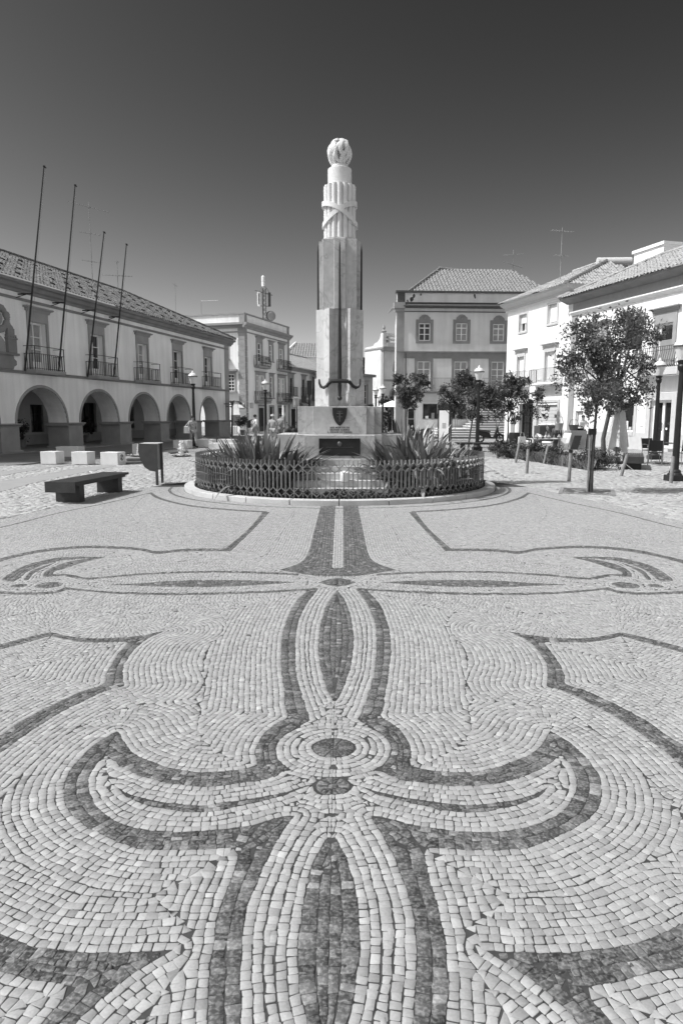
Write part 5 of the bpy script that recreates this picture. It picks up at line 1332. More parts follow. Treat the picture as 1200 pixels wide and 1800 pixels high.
w2 = thing('cafe_house', 'low white house on the far right with moulded eaves band and glass shop doors', 'building', (*rp(5.32), 0), RA)
sh = -5.32
hs = [(7.2 + sh, 8.4 + sh, 3.95, 6.05), (12.45 + sh, 13.5 + sh, 3.95, 6.08), (17.4 + sh, 18.4 + sh, 3.95, 6.08), (9.6 + sh, 11.1 + sh, .85, 2.42), (12.3 + sh, 13.75 + sh, .12, 2.43), (6.0 + sh, 6.75 + sh, .1, 1.95), (15.5 + sh, 17.2 + sh, .85, 2.4)]
b = MB(); wall_holes(b, 0, 16, -.1, 7.6, hs, dep=.25); body(b, 0, 16, 9, -.1, 7.6); b.build('wall', M['wall_bright'], w2)
for i, (x0, x1, z0, z1) in enumerate(hs):
    if i < 3:
        o = window(w2, x0, x1, z0, z1, 1, 1, y=.18, fw=.1, pane='curtain' if i == 0 else 'glass')
        if i: MB().box(x0 + .1, x1 - .1, .09, .12, z0 + .1, z0 + 1.35).build('blind', M['grey'], o)
        surround(w2, x0, x1, z0, z1, .24, hz=.52, hw=.22, sill=False, mat='stone')
    elif i in (3, 6):
        o = window(w2, x0, x1, z0, z1, 1, 1, y=.2, fw=.08, name='shop_window')
        for k in range(5): MB().box(x0 + .15 + k*.27, x0 + .35 + k*.27, .13, .19, z0 + .1, z0 + .25 + .3*((k*2) % 3)).build('display', M[('lightgrey', 'grey', 'white')[k % 3]], o)
        b = MB(); b.box(x0-.2, x0, -.04, .03, z0-.2, z1+.2); b.box(x1, x1+.2, -.04, .03, z0-.2, z1+.2); b.box(x0, x1, -.04, .03, z1, z1+.2); b.box(x0, x1, -.06, .03, z0-.2, z0); b.build('window_surround', M['lightgrey'], w2)
    elif i == 4:
        o = window(w2, x0, x1, z0, z1, 2, 1, y=.2, fw=.12, bar=.1, name='glass_door')
        MB().tube([(13.06 + sh, .08, .95), (13.06 + sh, .08, 1.35)], .02, 6).build('handle', M['steel'], o); MB().box(13.2 + sh, 13.32 + sh, .17, .175, 1.0, 1.1).build('notice', M['white'], o); MB().box(12.5 + sh, 12.6 + sh, .17, .175, 1.4, 1.75).build('notice', M['lightgrey'], o)
        b = MB(); b.box(x0-.3, x0, -.05, .03, 0, z1+.35); b.box(x1, x1+.3, -.05, .03, 0, z1+.35); b.box(x0, x1, -.05, .03, z1, z1+.35); b.box(x0 - .3, x1 + .3, -.35, .2, -.05, .12); b.build('doorway_trim', M['lightgrey'], w2)
    else:
        o = window(w2, x0, x1, z0, z1, 1, 1, y=.15, frame='lightgrey', pane='blind', name='door'); MB().box(x0 + .3, x0 + .48, .09, .10, 1.2, 1.7).build('notice', M['white'], o)
b = MB(); b.box(-.05, 0.45, -.05, .02, 0, 7.4); b.build('corner_pilaster', M['stone'], w2)
b = MB(); b.box(0, 16, -.04, .02, 7.62, 8.2); b.build('frieze', M['grey'], w2)
b = MB(); b.profx([(.03, 7.42), (-.05, 7.42), (-.10, 7.5), (-.22, 7.58), (-.22, 7.64), (.03, 7.66)], -.1, 16.1)
b.build('moulding', M['white'], w2)
b = MB(); b.profx([(.03, 8.14), (-.12, 8.14), (-.5, 8.3), (-.62, 8.34), (-.62, 8.44), (.03, 8.5)], -.5, 16.4); b.build('cornice', M['stone_dark'], w2)
tile_roof('roof', w2, [((-.5, -.72, 8.46), (16.4, -.72, 8.46), (16.4, 3.4, 10.4), (3.0, 3.4, 10.4)), ((-.5, 8.0, 8.46), (-.5, -.72, 8.46), (3.0, 3.4, 10.4), (3.0, 3.4, 10.4))], M['tile'], .24, .38)
b = MB(); ridge_tiles(b, (3.0, 3.4, 10.45), (16.4, 3.4, 10.45)); ridge_tiles(b, (-.5, -.72, 8.5), (3.0, 3.4, 10.45)); b.build('ridge_tiles', M['tile'], w2)
b = MB(); b.box(-1.4, 1.15, 5.0, 9.0, 8.0, 11.5); b.build('roof_hut', M['wall_bright'], w2); MB().box(-1.5, 1.25, 4.9, 9.1, 11.5, 11.68).build('roof_hut_coping', M['white'], w2)
for x0, x1 in ((6.6 + sh, 9.0 + sh), (11.4 + sh, 14.6 + sh)): balcony(w2, x0, x1, 3.95, .98, .6, .15, .35, mat='darkgrey', slabmat='lightgrey', belly=.10, ornate=True)
MB().box(11.2 + sh, 11.32 + sh, -.9, 0, 5.0, 6.6).build('banner_board', M['darkgrey'], w2)
b = MB(); b.box(.5, 11.98 + sh, -.03, .02, -.05, .82); b.box(14.08 + sh, 16, -.03, .02, -.05, .82); b.build('dado', M['lightgrey'], w2)
b = MB(); b.box(11.55 + sh, 11.85 + sh, -.025, -.002, 1.15, 1.75); b.build('menu_board', M['white'], w2)
# ------------------------------------------------------------ trees and bushes
def leaves(name, blobs, n, size, mat, parent=None, seed=1, tone=.075, clump=.16, flat=.0):
    """leaf-sized faces in clumps through each blob's volume: (x, y, z, radius)"""
    r = np.random.default_rng(seed); B = np.array(blobs, float); w = B[:, 3]**2.2; w /= w.sum()
    nc = max(12, n // 28); bi = r.choice(len(B), nc, p=w); d = r.normal(0, 1, (nc, 3)); d /= np.linalg.norm(d, axis=1)[:, None]
    rad = B[bi, 3]*(.25 + .85*r.random(nc)**.6); cc = B[bi, :3] + d*rad[:, None]*[1, 1, .85]
    ctone = np.clip(r.normal(tone, tone*.3, nc), tone*.35, tone*2.2); csz = clump*r.uniform(.5, 1.3, nc)*np.minimum(1, B[bi, 3]/.4 + .3)
    li = r.integers(0, nc, n); c = cc[li] + r.normal(0, 1, (n, 3))*csz[li][:, None]*.6
    a = r.normal(0, 1, (n, 3)); a[:, 2] -= .3; a /= np.linalg.norm(a, axis=1)[:, None]
    e = np.cross(a, r.normal(0, 1, (n, 3))); e /= np.linalg.norm(e, axis=1)[:, None]
    s = size*r.uniform(.6, 1.3, (n, 1)); nn = np.cross(a, e)
    V = np.stack([c - a*s, c + e*s*.42 + nn*s*.12, c + a*s, c - e*s*.42 + nn*s*.12], 1).reshape(-1, 3)
    t = np.repeat(ctone[li]*r.uniform(.75, 1.3, n), 4)
    return np_mesh(name, V, np.arange(4*n).reshape(-1, 4), mat, parent, attrs={'tone': t})
def tree(label, x, y, trunk, blobs, n, size, r0, seed, group=None, tone=.075, name='street_tree', stake=None):
    """trunk: list of points relative to the base; blobs relative to the base"""
    t = thing(name, label, 'tree', (x, y, 0), 0, group)
    b = MB(); m = len(trunk); b.tube(trunk, [r0*1.25] + [r0*(1 - .45*i/(m-1)) for i in range(1, m)], 9)
    rs = random.Random(seed); top = Vector(trunk[-1]); fork = Vector(trunk[-2])
    for i, q in enumerate(blobs):
        p = Vector(q[:3]); st = (fork if i % 2 else top); mid = st.lerp(p, .5) + Vector((rs.uniform(-.1, .1), rs.uniform(-.1, .1), .12))
        b.tube([st, mid, p], [r0*.5, r0*.32, r0*.12], 6)
        for k in range(4):
            e = p + Vector((rs.uniform(-1, 1), rs.uniform(-1, 1), rs.uniform(-.4, 1)))*q[3]*.9; b.tube([mid.lerp(p, rs.uniform(.3, 1)), p.lerp(e, .6) + Vector((0, 0, .05)), e], [r0*.18, r0*.12, r0*.05], 5)
    b.build('trunk', M['trunk'], t, smooth=True)
    leaves('crown', blobs, n, size, M['leaf'], t, seed, tone)
    return t
def px_blobs(px, py_base, Y, lst, seed):
    """blobs picked as (px, py, radius in px) at distance Y, relative to a trunk standing at px"""
    r = random.Random(seed); k = Y/FPX; x0 = (px - 600)*k
    return [((a - 600)*k - x0, r.uniform(-.5, .5)*q*k*1.6, EYE + (730 - c)*k, q*k) for a, c, q in lst]
G = 'young trees round the square'
t1 = tree('young thin-trunked tree with airy crown standing alone in a paving grate', 5.52, 15.06, [(0, 0, 0), (.0, 0, .7), (.02, 0, 1.4), (.03, 0, 1.85), (.10, .03, 2.4)],
     px_blobs(1037, 866, 15.06, [(1003,590,25),(1025,580,20),(1040,612,32),(1012,640,32),(1062,648,30),(988,668,24),(1020,690,30),(1082,600,24),(1060,570,22),(1052,700,24),(985,640,16),(1100,565,18),(1033,722,16)], 3), 6200, .042, .04, 21, G, tone=.12)
t2 = tree('taller leaning tree with wide crown behind the thin-trunked tree, above a round bush', 9.2, 24.0, [(0, 0, 0), (-.06, 0, .9), (.10, 0, 1.8), (.3, 0, 2.6), (.55, .05, 3.3)],
     px_blobs(1058, 815, 24, [(1085,575,24),(1112,592,26),(1095,632,30),(1112,652,17),(1082,685,30),(1108,695,24),(1122,678,10),(1062,660,26),(1072,715,18),(1050,705,20),(1098,562,12),(1080,560,12)], 4), 4600, .062, .085, 22, G, tone=.115)
tree('small round-crowned tree before the left corner of the grey house', 4.3, 46, [(0, 0, 0), (0, 0, 1.2), (.05, 0, 2.2), (.1, 0, 2.9)],
     px_blobs(712, 774, 46, [(705,690,15),(722,672,17),(738,668,12),(730,695,16),(712,705,13),(698,675,10),(745,680,9),(725,712,10),(700,665,8)], 5), 4200, .085, .07, 23, G, tone=.085)
tree('slim-trunked tree right of the white information pillar', 5.75, 36.3, [(0, 0, 0), (.02, 0, .8), (.06, 0, 1.6), (.15, 0, 2.4)],
     px_blobs(790, 787, 36.3, [(795,690,18),(812,672,18),(783,705,12),(775,690,9),(820,695,15),(800,715,13),(830,680,10),(815,660,10),(805,730,8),(778,720,8)], 6), 4200, .07, .05, 24, G, tone=.085)
tree('leaning pale-trunked tree beside the lamp near the dark bench', 6.35, 34.4, [(0, 0, 0), (.08, 0, .8), (.18, 0, 1.5), (.3, 0, 2.2)],
     px_blobs(822, 790, 34.4, [(840,705,17),(855,690,14),(830,725,12),(862,715,13),(848,735,10),(838,680,9),(870,735,8)], 7), 3600, .07, .05, 25, G, tone=.08)
tree('dense forked tree in front of the dark doorway of the first white house', 10.0, 41.4, [(0, 0, 0), (.02, 0, .7), (.0, 0, 1.3), (-.05, 0, 2.2)],
     px_blobs(892, 780, 41.4, [(885,690,18),(905,680,17),(870,700,14),(895,715,15),(915,700,12),(875,730,12),(858,715,9),(920,672,9),(890,668,9),(905,738,8)], 8), 4600, .08, .055, 26, G, tone=.085)
tree('small sparse tree in front of the garage door', 11.6, 42.0, [(0, 0, 0), (0, 0, .9), (.0, 0, 1.6), (.03, 0, 2.2)],
     px_blobs(931, 778, 42, [(925,710,11),(940,700,11),(950,715,8),(918,725,7),(935,730,8),(945,688,7),(952,732,5)], 9), 1500, .075, .04, 27, G, tone=.09)
for i, (px, Y, lst, lab) in enumerate((
    (652, 80, [(648,725,14),(660,735,14),(645,745,12),(668,745,12)], 'dark leafy tree behind the lamps, left side of the middle street'),
    (682, 72, [(680,705,12),(690,722,14),(676,735,14),(692,745,12)], 'dark leafy tree hiding the pavement beside the grey house'),
    (641, 100, [(639,640,8),(640,655,7),(637,668,6)], 'dark tree top just right of the memorial shaft, left of the chapel'))):
    tree(lab, (px - 600)/FPX*Y, Y, [(0, 0, 0), (0, 0, 1), (0, 0, 1.6), (0, 0, 2.2)], px_blobs(px, 760, Y, lst, 30 + i), 2200, .16, .1, 40 + i, 'far street trees', tone=.045, name='far_tree')
st = thing('tree_stake', 'wooden stake with dark tie strapped to the thin-trunked tree', 'stake', (5.46, 15.04, 0))
MB().tube([(-.02, 0, -.05), (-.02, 0, 1.38)], .024, 8).build('post', M['post_wood'], st); MB().box(-.055, .10, -.04, .05, 1.28, 1.41).build('tie', M['black'], st)
gr = thing('tree_grate', 'dark square tree grate sunk in the paving at the foot of the thin-trunked tree', 'grate', (5.45, 15.1, 0), -.35)
b = MB()
for x0, x1, y0, y1 in ((-.58, .58, -.6, -.52), (-.58, .58, .52, .6), (-.58, -.5, -.52, .52), (.5, .58, -.52, .52)): b.box(x0, x1, y0, y1, -.02, .032)
b.build('rim', M['stone_dark'], gr)
MB().box(-.5, .5, -.52, .52, -.02, .018).build('grille', M['darkgrey'], gr)
# planted strip on the right with bushes
def bush(label, x, y, rx, h, n, seed, size=.05, tone=.085):
    bl = [(0, 0, h*.45, h*.5)] + [(rx*.6*math.cos(q), rx*.6*math.sin(q), h*.45, h*.42) for q in (.3, 1.8, 3.2, 4.6)]
    o = leaves('bush', bl, n, size, M['leaf'], None, seed, tone, clump=.10); o.location = (x, y, 0)
    return tag(o, label, 'bush', 'bushes in the planted strip')
bush('dark bush at the far left end of the planted strip', *gp(885, 806), .55, .85, 1500, 51, tone=.08)
bush('second bush of the planted strip, in front of the dark doorway', *gp(909, 806), .45, .7, 1200, 52, tone=.08)
bush('bush between the two leaning posts of the planted strip', *gp(938, 811), .6, .8, 1500, 53, tone=.08)
bush('low bush behind the rightmost leaning post of the planted strip', *gp(962, 812), .4, .65, 1000, 54, tone=.08)
bush('round glossy bush below the big cardboard box', *gp(988, 818), .5, .62, 1500, 55, tone=.08)
bush('dense clipped round bush at the foot of the leaning tree', *gp(1056, 826), .62, .75, 3200, 56, .035)
bush('clipped round bush half hidden by the thin trunk', *gp(1032, 824), .4, .68, 2000, 57, .035)
# low lavender-like fringe
r = np.random.default_rng(61); E0, E1 = np.array(gp(872, 802)), np.array(gp(1040, 829)); n = 5200
u = r.random(n); c = E0 + (E1 - E0)*u[:, None] + np.array([.25, .75])*(r.random(n)**1.3)[:, None]*1.6
hh = .16 + .26*r.random(n); az = r.random(n)*6.283; ln = .12*r.random(n); w = .008
V = np.zeros((n, 4, 3)); V[:, 0, :2] = c + np.c_[np.cos(az), np.sin(az)]*w; V[:, 1, :2] = c - np.c_[np.cos(az), np.sin(az)]*w
tip = c + r.normal(0, .09, (n, 2)); V[:, 2, :2] = tip - np.c_[np.cos(az), np.sin(az)]*w*1.3; V[:, 3, :2] = tip + np.c_[np.cos(az), np.sin(az)]*w*1.3; V[:, 2, 2] = V[:, 3, 2] = hh
np_mesh('ground_cover', V.reshape(-1, 3), np.arange(4*n).reshape(-1, 4), M['blade'], attrs={'tone': np.repeat(np.clip(r.normal(.22, .06, n), .05, .45), 4)})['kind'] = 'stuff'
sp_ = [tuple(E0), tuple(E1), (E1[0] + .8, E1[1] + 1.9), (E0[0] + .9, E0[1] + 2.2)]
MB().prism(sp_, -.01, .028).build('planting_soil', M['soil'])['kind'] = 'structure'
# big-leaved plants near the town hall
bp_ = thing('banana_plant', 'tall big-leaved plant on a thin stem at the far corner of the town hall', 'plant', (*gp(404, 768.5), 0)); bp_.location = (-8.75, 55.0, 0)
MB().tube([(0, 0, 0), (.03, 0, 1.3), (.08, 0, 2.6)], [.09, .07, .06], 8).build('trunk', M['trunk'], bp_)
for k, (az, zz) in enumerate(((0.1, 2.5), (.7, 2.7), (-.5, 2.6), (1.6, 2.75), (3.0, 2.5), (-1.4, 2.7), (2.3, 2.3))):
    V = []; F = []
    for j in range(7):
        t = j/6; ww = .20*math.sin(math.pi*min(1, .12 + t*.9)); x, z = t*1.25, zz + .55*t - .85*t*t
        V += [(math.cos(az)*x - math.sin(az)*ww, math.sin(az)*x + math.cos(az)*ww, z + .05), (math.cos(az)*x, math.sin(az)*x, z), (math.cos(az)*x + math.sin(az)*ww, math.sin(az)*x - math.cos(az)*ww, z + .05)]
    for j in range(6): F += [(3*j, 3*j+1, 3*j+4, 3*j+3), (3*j+1, 3*j+2, 3*j+5, 3*j+4)]
    np_mesh('frond', V, F, M['blade'], bp_, attrs={'tone': [.07 + .03*(k % 3)]*len(V)}, smooth=True)
def potted(label, x, y, h, seed):
    p = thing('potted_plant', label, 'plant', (x, y, .06), 0, 'potted plants by the arcade')
    MB().lathe([(.16, 0), (.24, .4), (.26, .42), (.2, .4)], 12).build('pot', M['stone_dark'], p); leaves('foliage', [(0, 0, h*.6, h*.33), (.1, .1, h*.8, h*.25), (-.15, 0, h*.75, h*.25)], 900, .07, M['leaf'], p, seed, .06)
def hall(u, y): return (TO[0] + .22299*u - .97482*y, TO[1] + .97482*u + .22299*y)
potted('leafy potted plant inside the second arch from the left', *hall(8.2, 2.6), 1.6, 71)
potted('leafy potted plant hidden behind the pier of the first arch', *hall(4.1, 2.6), 1.3, 72)
potted('leafy potted plant by the bench under the middle arch', *hall(11.0, 3.4), 1.5, 73)
potted('bushy potted plant outside the far corner of the arcade', -8.2, 57.2, 1.5, 74)

# ------------------------------------------------------------ street furniture
def lamp_post():
    L = thing('street_lamp', '-', 'street lamp', (0, 0, 0), 0, 'street lamps on the square')
    b = MB(); b.prism([(-.2, -.2), (.2, -.2), (.2, .2), (-.2, .2)], -.02, .17); b.lathe([(.19, .17), (.17, .22), (.145, .23), (.15, .28), (.11, .32)], 16); b.build('base', M['iron'], L, bevel=.01)
    b = MB(); n = 20; k0 = len(b.v)
    for z, rr in ((.30, .09), (1.0, .083), (2.0, .072), (2.86, .058)):
        for j in range(2*n): q = math.pi*j/n; w = rr*(1 if j % 2 else .9); b.v.append((w*math.cos(q), w*math.sin(q), z))
    for i in range(3):
        for j in range(2*n): b.f.append((i*2*n + j, i*2*n + (j+1) % (2*n), (i+1)*2*n + (j+1) % (2*n), (i+1)*2*n + j))
    b.build('pole', M['iron'], L)
    MB().lathe([(.06, 2.84), (.10, 2.90), (.11, 2.98), (.085, 3.02), (.115, 3.08), (.125, 3.12), (.05, 3.13)], 16).build('neck', M['iron'], L, smooth=True)
    s = MB().lathe([(.11, 3.13), (.15, 3.25), (.205, 3.44), (.21, 3.46), (.05, 3.47)], 18).build('lantern', M['lamp_glass'], L, smooth=True)
    MB().lathe([(.235, 3.455), (.24, 3.49), (.235, 3.50), (.05, 3.5)], 18).build('lantern_rim', M['darkgrey'], s, smooth=True)
    MB().lathe([(.225, 3.50), (.20, 3.57), (.12, 3.64), (.05, 3.67), (.055, 3.70), (.03, 3.73), (.015, 3.78)], 18).build('lantern_cap', M['lamp_glass'], s, smooth=True)
    return L
l0 = lamp_post()
for i, (x, y, sc, lab) in enumerate(((8.62, 17.65, .985, 'street lamp nearest the camera, its pole cut by the right edge of the photo'), (12.05, 26.4, 1.02, 'street lamp before the glass cafe door, behind the dark chairs'),
    (6.58, 33.3, 1.08, 'street lamp in the trees beside the dark bench and steps'), (-8.1, 37.9, 1.09, 'street lamp in front of the arcade beside the walking person'),
    (-5.05, 46.0, 1.08, 'street lamp before the shop doors of the corner house'), (3.1, 52.0, 1.06, 'street lamp just right of the memorial plinth, the taller of the pair'),
    (2.75, 55.5, 1.06, 'street lamp just right of the memorial plinth, the shorter of the pair'), (3.7, 68, 1.0, 'small distant street lamp peeping out behind the pair by the plinth'))):
    o = l0 if i == 0 else dup(l0, (x, y, 0))
    o.location = (x, y, 0); o.scale = (sc,)*3; o['label'] = lab
def slat_bench():
    B = thing('slatted_bench', '-', 'bench', (0, 0, 0), 0, 'dark slatted benches')
    for k in range(9): MB().box(-.31 + k*.069, -.31 + k*.069 + .060, -1.18, 1.18, .375, .425).build('slat', M['dark_wood'], B, bevel=.004)
    for s in (-1, 1):
        MB().box(-.25, .25, s*.84 - .10 if s > 0 else -.94, s*.84 + .10 if s > 0 else -.74, 0, .33).build('leg', M['dark_wood'], B, bevel=.006)
    MB().box(-.27, .27, -1.08, 1.08, .33, .374).build('seat_frame', M['dark_wood'], B); MB().box(-.31, .31, -1.2, -1.181, .22, .425).build('end_board', M['dark_wood'], B)
    return B
b0 = slat_bench(); b0.location = (-5.23, 14.2, .01); b0.rotation_euler[2] = -.13; b0['label'] = 'long dark slatted bench on the coarse cobbles left of the memorial'
o = dup(b0, (9.5, 22.3, 0), -.40, 'dark slatted bench under the trees beside the folded parasol')
o = dup(b0, (6.6, 32.6, 0), 1.5, 'dark slatted bench at the foot of the lamp behind the fence')
bn = thing('litter_bin', 'curved metal litter bin on two posts at the edge of the cobbles', 'litter bin', (-4.50, 16.5, .01), .05)
D_ = [(0, .98), (-.36, 1.0), (-.37, .80), (-.33, .62), (-.24, .47), (-.12, .38), (0, .36)]
b = MB(); b.extr(D_[::-1], .03, .62); b.build('drum', M['grey'], bn)
for y0, y1 in ((0, .03), (.62, .65)):
    MB().extr([(x*1.06 - .0, z + (.02 if z > .5 else -.02)) for x, z in D_[::-1]], y0, y1).build('side_plate', M['darkgrey'], bn)
for y in (0.0, .60): MB().box(0.001, .06, y, y + .05, -.02, 1.0).build('post', M['darkgrey'], bn)
MB().box(-.36, .08, .02, .63, 1.002, 1.02).build('lid', M['lightgrey'], bn)
def block(x, y, rz, label, sx=.62, sy=.6, h=.42, first=[None]):
    o = MB().box(-sx/2, sx/2, -sy/2, sy/2, -.02, h).build('stone_block', M['block'], None, loc=(x, y, .01), rotz=rz, bevel=.012)
    return tag(o, label, 'stone block', 'pale stone blocks before the arcade')
block(-10.30, 24.40, -.22, 'pale cube block half covered by the hall shadow, leftmost of the near row', .62, .50)
block(-9.13, 24.22, -.22, 'plain sunlit cube block in the middle of the near row', .62, .50)
o = block(-7.98, 23.92, -.25, 'pale cube block bearing the round no-entry style pictogram', .68, .50)
s = MB().box(.341, .345, -.15, .15, .10, .37).build('notice', M['white'], o)
b = MB()
for k in range(20): q = k*2*math.pi/20; q2 = q + 2*math.pi/20; b.poly([(.348, .11*math.cos(q), .235 + .11*math.sin(q)), (.348, .11*math.cos(q2), .235 + .11*math.sin(q2)), (.348, .085*math.cos(q2), .235 + .085*math.sin(q2)), (.348, .085*math.cos(q), .235 + .085*math.sin(q))])
b.poly([(.348, -.09, .17), (.348, -.07, .15), (.348, .09, .30), (.348, .07, .32)]); b.poly([(.348, -.03, .16), (.348, .03, .16), (.348, .025, .31), (.348, -.025, .31)]); b.build('pictogram', M['black'], s)
block(-11.15, 28.2, -.22, 'stone block in deep shade behind the gap between two sunlit blocks', 1.0, .5)
block(-9.0, 30.9, -.22, 'stone block in shade behind the left water jet', .68, .5)
block(-8.2, 35.5, -.22, 'sunlit block at the feet of the walking person, left side', .80, .6)
block(-7.25, 37.0, -.22, 'sunlit block right of the street lamp foot', .85, .55)
block(-6.15, 37.0, -.22, 'sunlit block beside the left edge of the planted bed', .9, .55)
block(-5.55, 33.2, -.22, 'broad low pale block rising behind the left bend of the fence', 1.6, .6, .36)
# water jets
def jet(x, y, h, seed, label):
    j = thing('water_jet', label, 'fountain', (x, y, .02), 0, 'small water jets in the paving')
    r = random.Random(seed); b = MB()
    for k in range(130):
        t = r.random()**.7; z = h*t; w = .03 + .12*(1 - abs(t - .35)); a = r.random()*6.283; q = w*math.sqrt(r.random()); b.ball((q*math.cos(a), q*math.sin(a), z), r.uniform(.012, .045)*(1.2 - .6*t), 5)
    b.lathe([(.10, 0), (.07, h*.3), (.06, h*.7), (.015, h*.95)], 8); b.build('spray', M['water'], j, smooth=True)
    MB().lathe([(.42, -.005), (.40, .006), (.1, .010)], 22).build('splash_pool', M['glass'], j)
    b = MB()
    for k in range(60): a = r.random()*6.283; q = .1 + .4*r.random(); b.ball((q*math.cos(a), q*math.sin(a), .01 + .06*r.random()), r.uniform(.008, .022), 4)
    b.build('droplets', M['water'], j)
jet(-8.54, 29.0, .48, 3, 'low foaming water jet behind the litter bin'); jet(-6.77, 29.0, .62, 4, 'taller foaming water jet near the walking person')
for pl_ in ([(225,806.5),(262,806),(262,808.5),(222,809)], [(296,795),(330,792),(330,795),(300,797)], [(215,812),(250,811),(250,814),(212,815)]):
    MB().prism([gp(*p) for p in pl_], -.01, .03).build('path', M['darkgrey'])['kind'] = 'structure'
# wooden posts
def post(base, top, z, label):
    x, y = gp(*base); k = y/FPX; t = ((top[0] - base[0])*k, 0, z)
    o = MB().tube([(0, 0, -.03), t, (t[0]*1.03, 0, t[2] + .02)], [.044, .044, .034], 10).build('wooden_post', M['post_wood'], None, smooth=True, loc=(x, y, 0)); return tag(o, label, 'post', 'wooden posts along the planted strip')
post((905, 814), (911, 781), .72, 'leaning wooden post at the left end of the planted strip'); post((925, 833), (926, 792), .70, 'upright wooden post nearest the fence')
post((955, 816), (961, 787), .62, 'leaning wooden post in front of the market tables'); p_ = post((999, 847), (1000, 795), .76, 'upright wooden post with dark cap left of the thin tree trunk')
MB().tube([(.012, 0, .75), (.012, 0, .83)], .05, 10).build('cap', M['black'], p_)
post((1090, 838), (1099, 802), .60, 'leaning wooden post before the dark bench and parasol'); post((1178, 850), (1179, 804), .66, 'upright pale wooden post in front of the nearest street lamp')
rp_ = thing('post_rope', 'thin rope sagging between the posts on the right', 'rope', (0, 0, 0))
a, c = Vector((*gp(1097, 833), .3)), Vector((*gp(1178, 850), .35)); MB().tube([a.lerp(c, t) - Vector((0, 0, .25*math.sin(math.pi*t)))for t in np.linspace(0, 1, 12)], .008, 5).build('rope', M['grey'], rp_)
# information pillar
ip = thing('information_pillar', 'dark upright information pillar with a white printed face', 'sign', (6.05, 40.5, 0), -.25)
MB().box(-.38, .38, -.11, .11, 0, 2.1).build('casing', M['black'], ip, bevel=.01); s = MB().box(-.30, .26, -.125, -.111, .12, 1.98).build('panel', M['white'], ip)
b = MB()
for k in range(6): b.box(-.12, .10, -.128, -.1251, 1.22 - .055*k, 1.25 - .055*k)
b.build('printed_block', M['grey'], s)
# road sign seen from behind, dark signal, white sculpture
rs2 = thing('road_sign', 'rectangular road sign seen from behind on a grey pole left of the plinth', 'sign', (-3.28, 50, 0)); MB().box(-.22, .22, .03, .05, 2.28, 3.02).build('plate', M['lightgrey'], rs2)
MB().tube([(0, 0, 0), (0, 0, 2.9)], .04, 8).build('pole', M['grey'], rs2); b = MB(); b.box(-.14, .14, -.02, .03, 2.85, 2.91); b.box(-.14, .14, -.02, .03, 2.38, 2.43); b.build('bracket', M['grey'], rs2)
ts = thing('traffic_light', 'dark traffic light with side arm just left of the memorial shaft', 'traffic light', (-2.2, 47.5, 0)); MB().tube([(0, 0, 0), (0, 0, 3.2)], .07, 8).build('pole', M['iron'], ts)
b = MB(); b.box(-.17, .17, -.15, .15, 3.1, 4.05); b.build('signal_head', M['black'], ts, bevel=.02); b = MB(); b.box(-.55, -.2, -.12, .12, 2.55, 3.0); b.tube([(-.4, 0, 2.6), (0, 0, 2.5)], .04, 6); b.build('side_signal', M['black'], ts)
sc_ = thing('white_sculpture', 'slender white twisting sculpture rising behind the two standing people', 'sculpture', (-3.55, 41.5, 0)); MB().tube([(0, 0, 0), (.02, 0, 1.3), (-.02, 0, 1.55), (.07, .02, 1.75), (.05, 0, 1.95), (.04, 0, 2.3)], [.12, .11, .10, .10, .07, .045], 10).build('shaft', M['white'], sc_, smooth=True)
MB().box(-.25, .25, -.25, .25, -.02, .25).build('base', M['block'], sc_)
# parasols
pa = thing('folded_parasol', 'closed cream parasol hanging in folds beside the leaning tree', 'parasol', (9.70, 24.2, 0)); n = 22; b = MB()
for z, rr, am in ((2.5, .05, .0), (2.2, .10, .02), (1.6, .20, .05), (1.0, .28, .08), (.62, .34, .11), (.5, .36, .13)):
    for j in range(n): q = 2*math.pi*j/n; w = rr + am*math.sin(3.5*q*2 + z) ; b.v.append((w*math.cos(q) + .02*z, w*math.sin(q)*.8, z + (.12*math.sin(3*q + 1) if z < .7 else 0)))
for i in range(5):
    for j in range(n): b.f.append((i*n + j, (i+1)*n + j, (i+1)*n + (j+1) % n, i*n + (j+1) % n))
b.build('canopy', M['cloth'], pa, smooth=True); MB().tube([(0, 0, 0), (.05, 0, 2.75)], .028, 8).build('pole', M['steel'], pa); MB().lathe([(.3, 0), (.3, .08), (.05, .12)], 14).build('base', M['darkgrey'], pa)
pb = thing('open_parasol', 'open white parasol far off by the corner of the grey house', 'parasol', (4.55, 62, 0)); MB().lathe([(1.35, 2.45), (.7, 2.75), (.03, 3.0)], 8).build('canopy', M['white'], pb); MB().tube([(0, 0, 0), (0, 0, 2.9)], .04, 6).build('pole', M['steel'], pb)
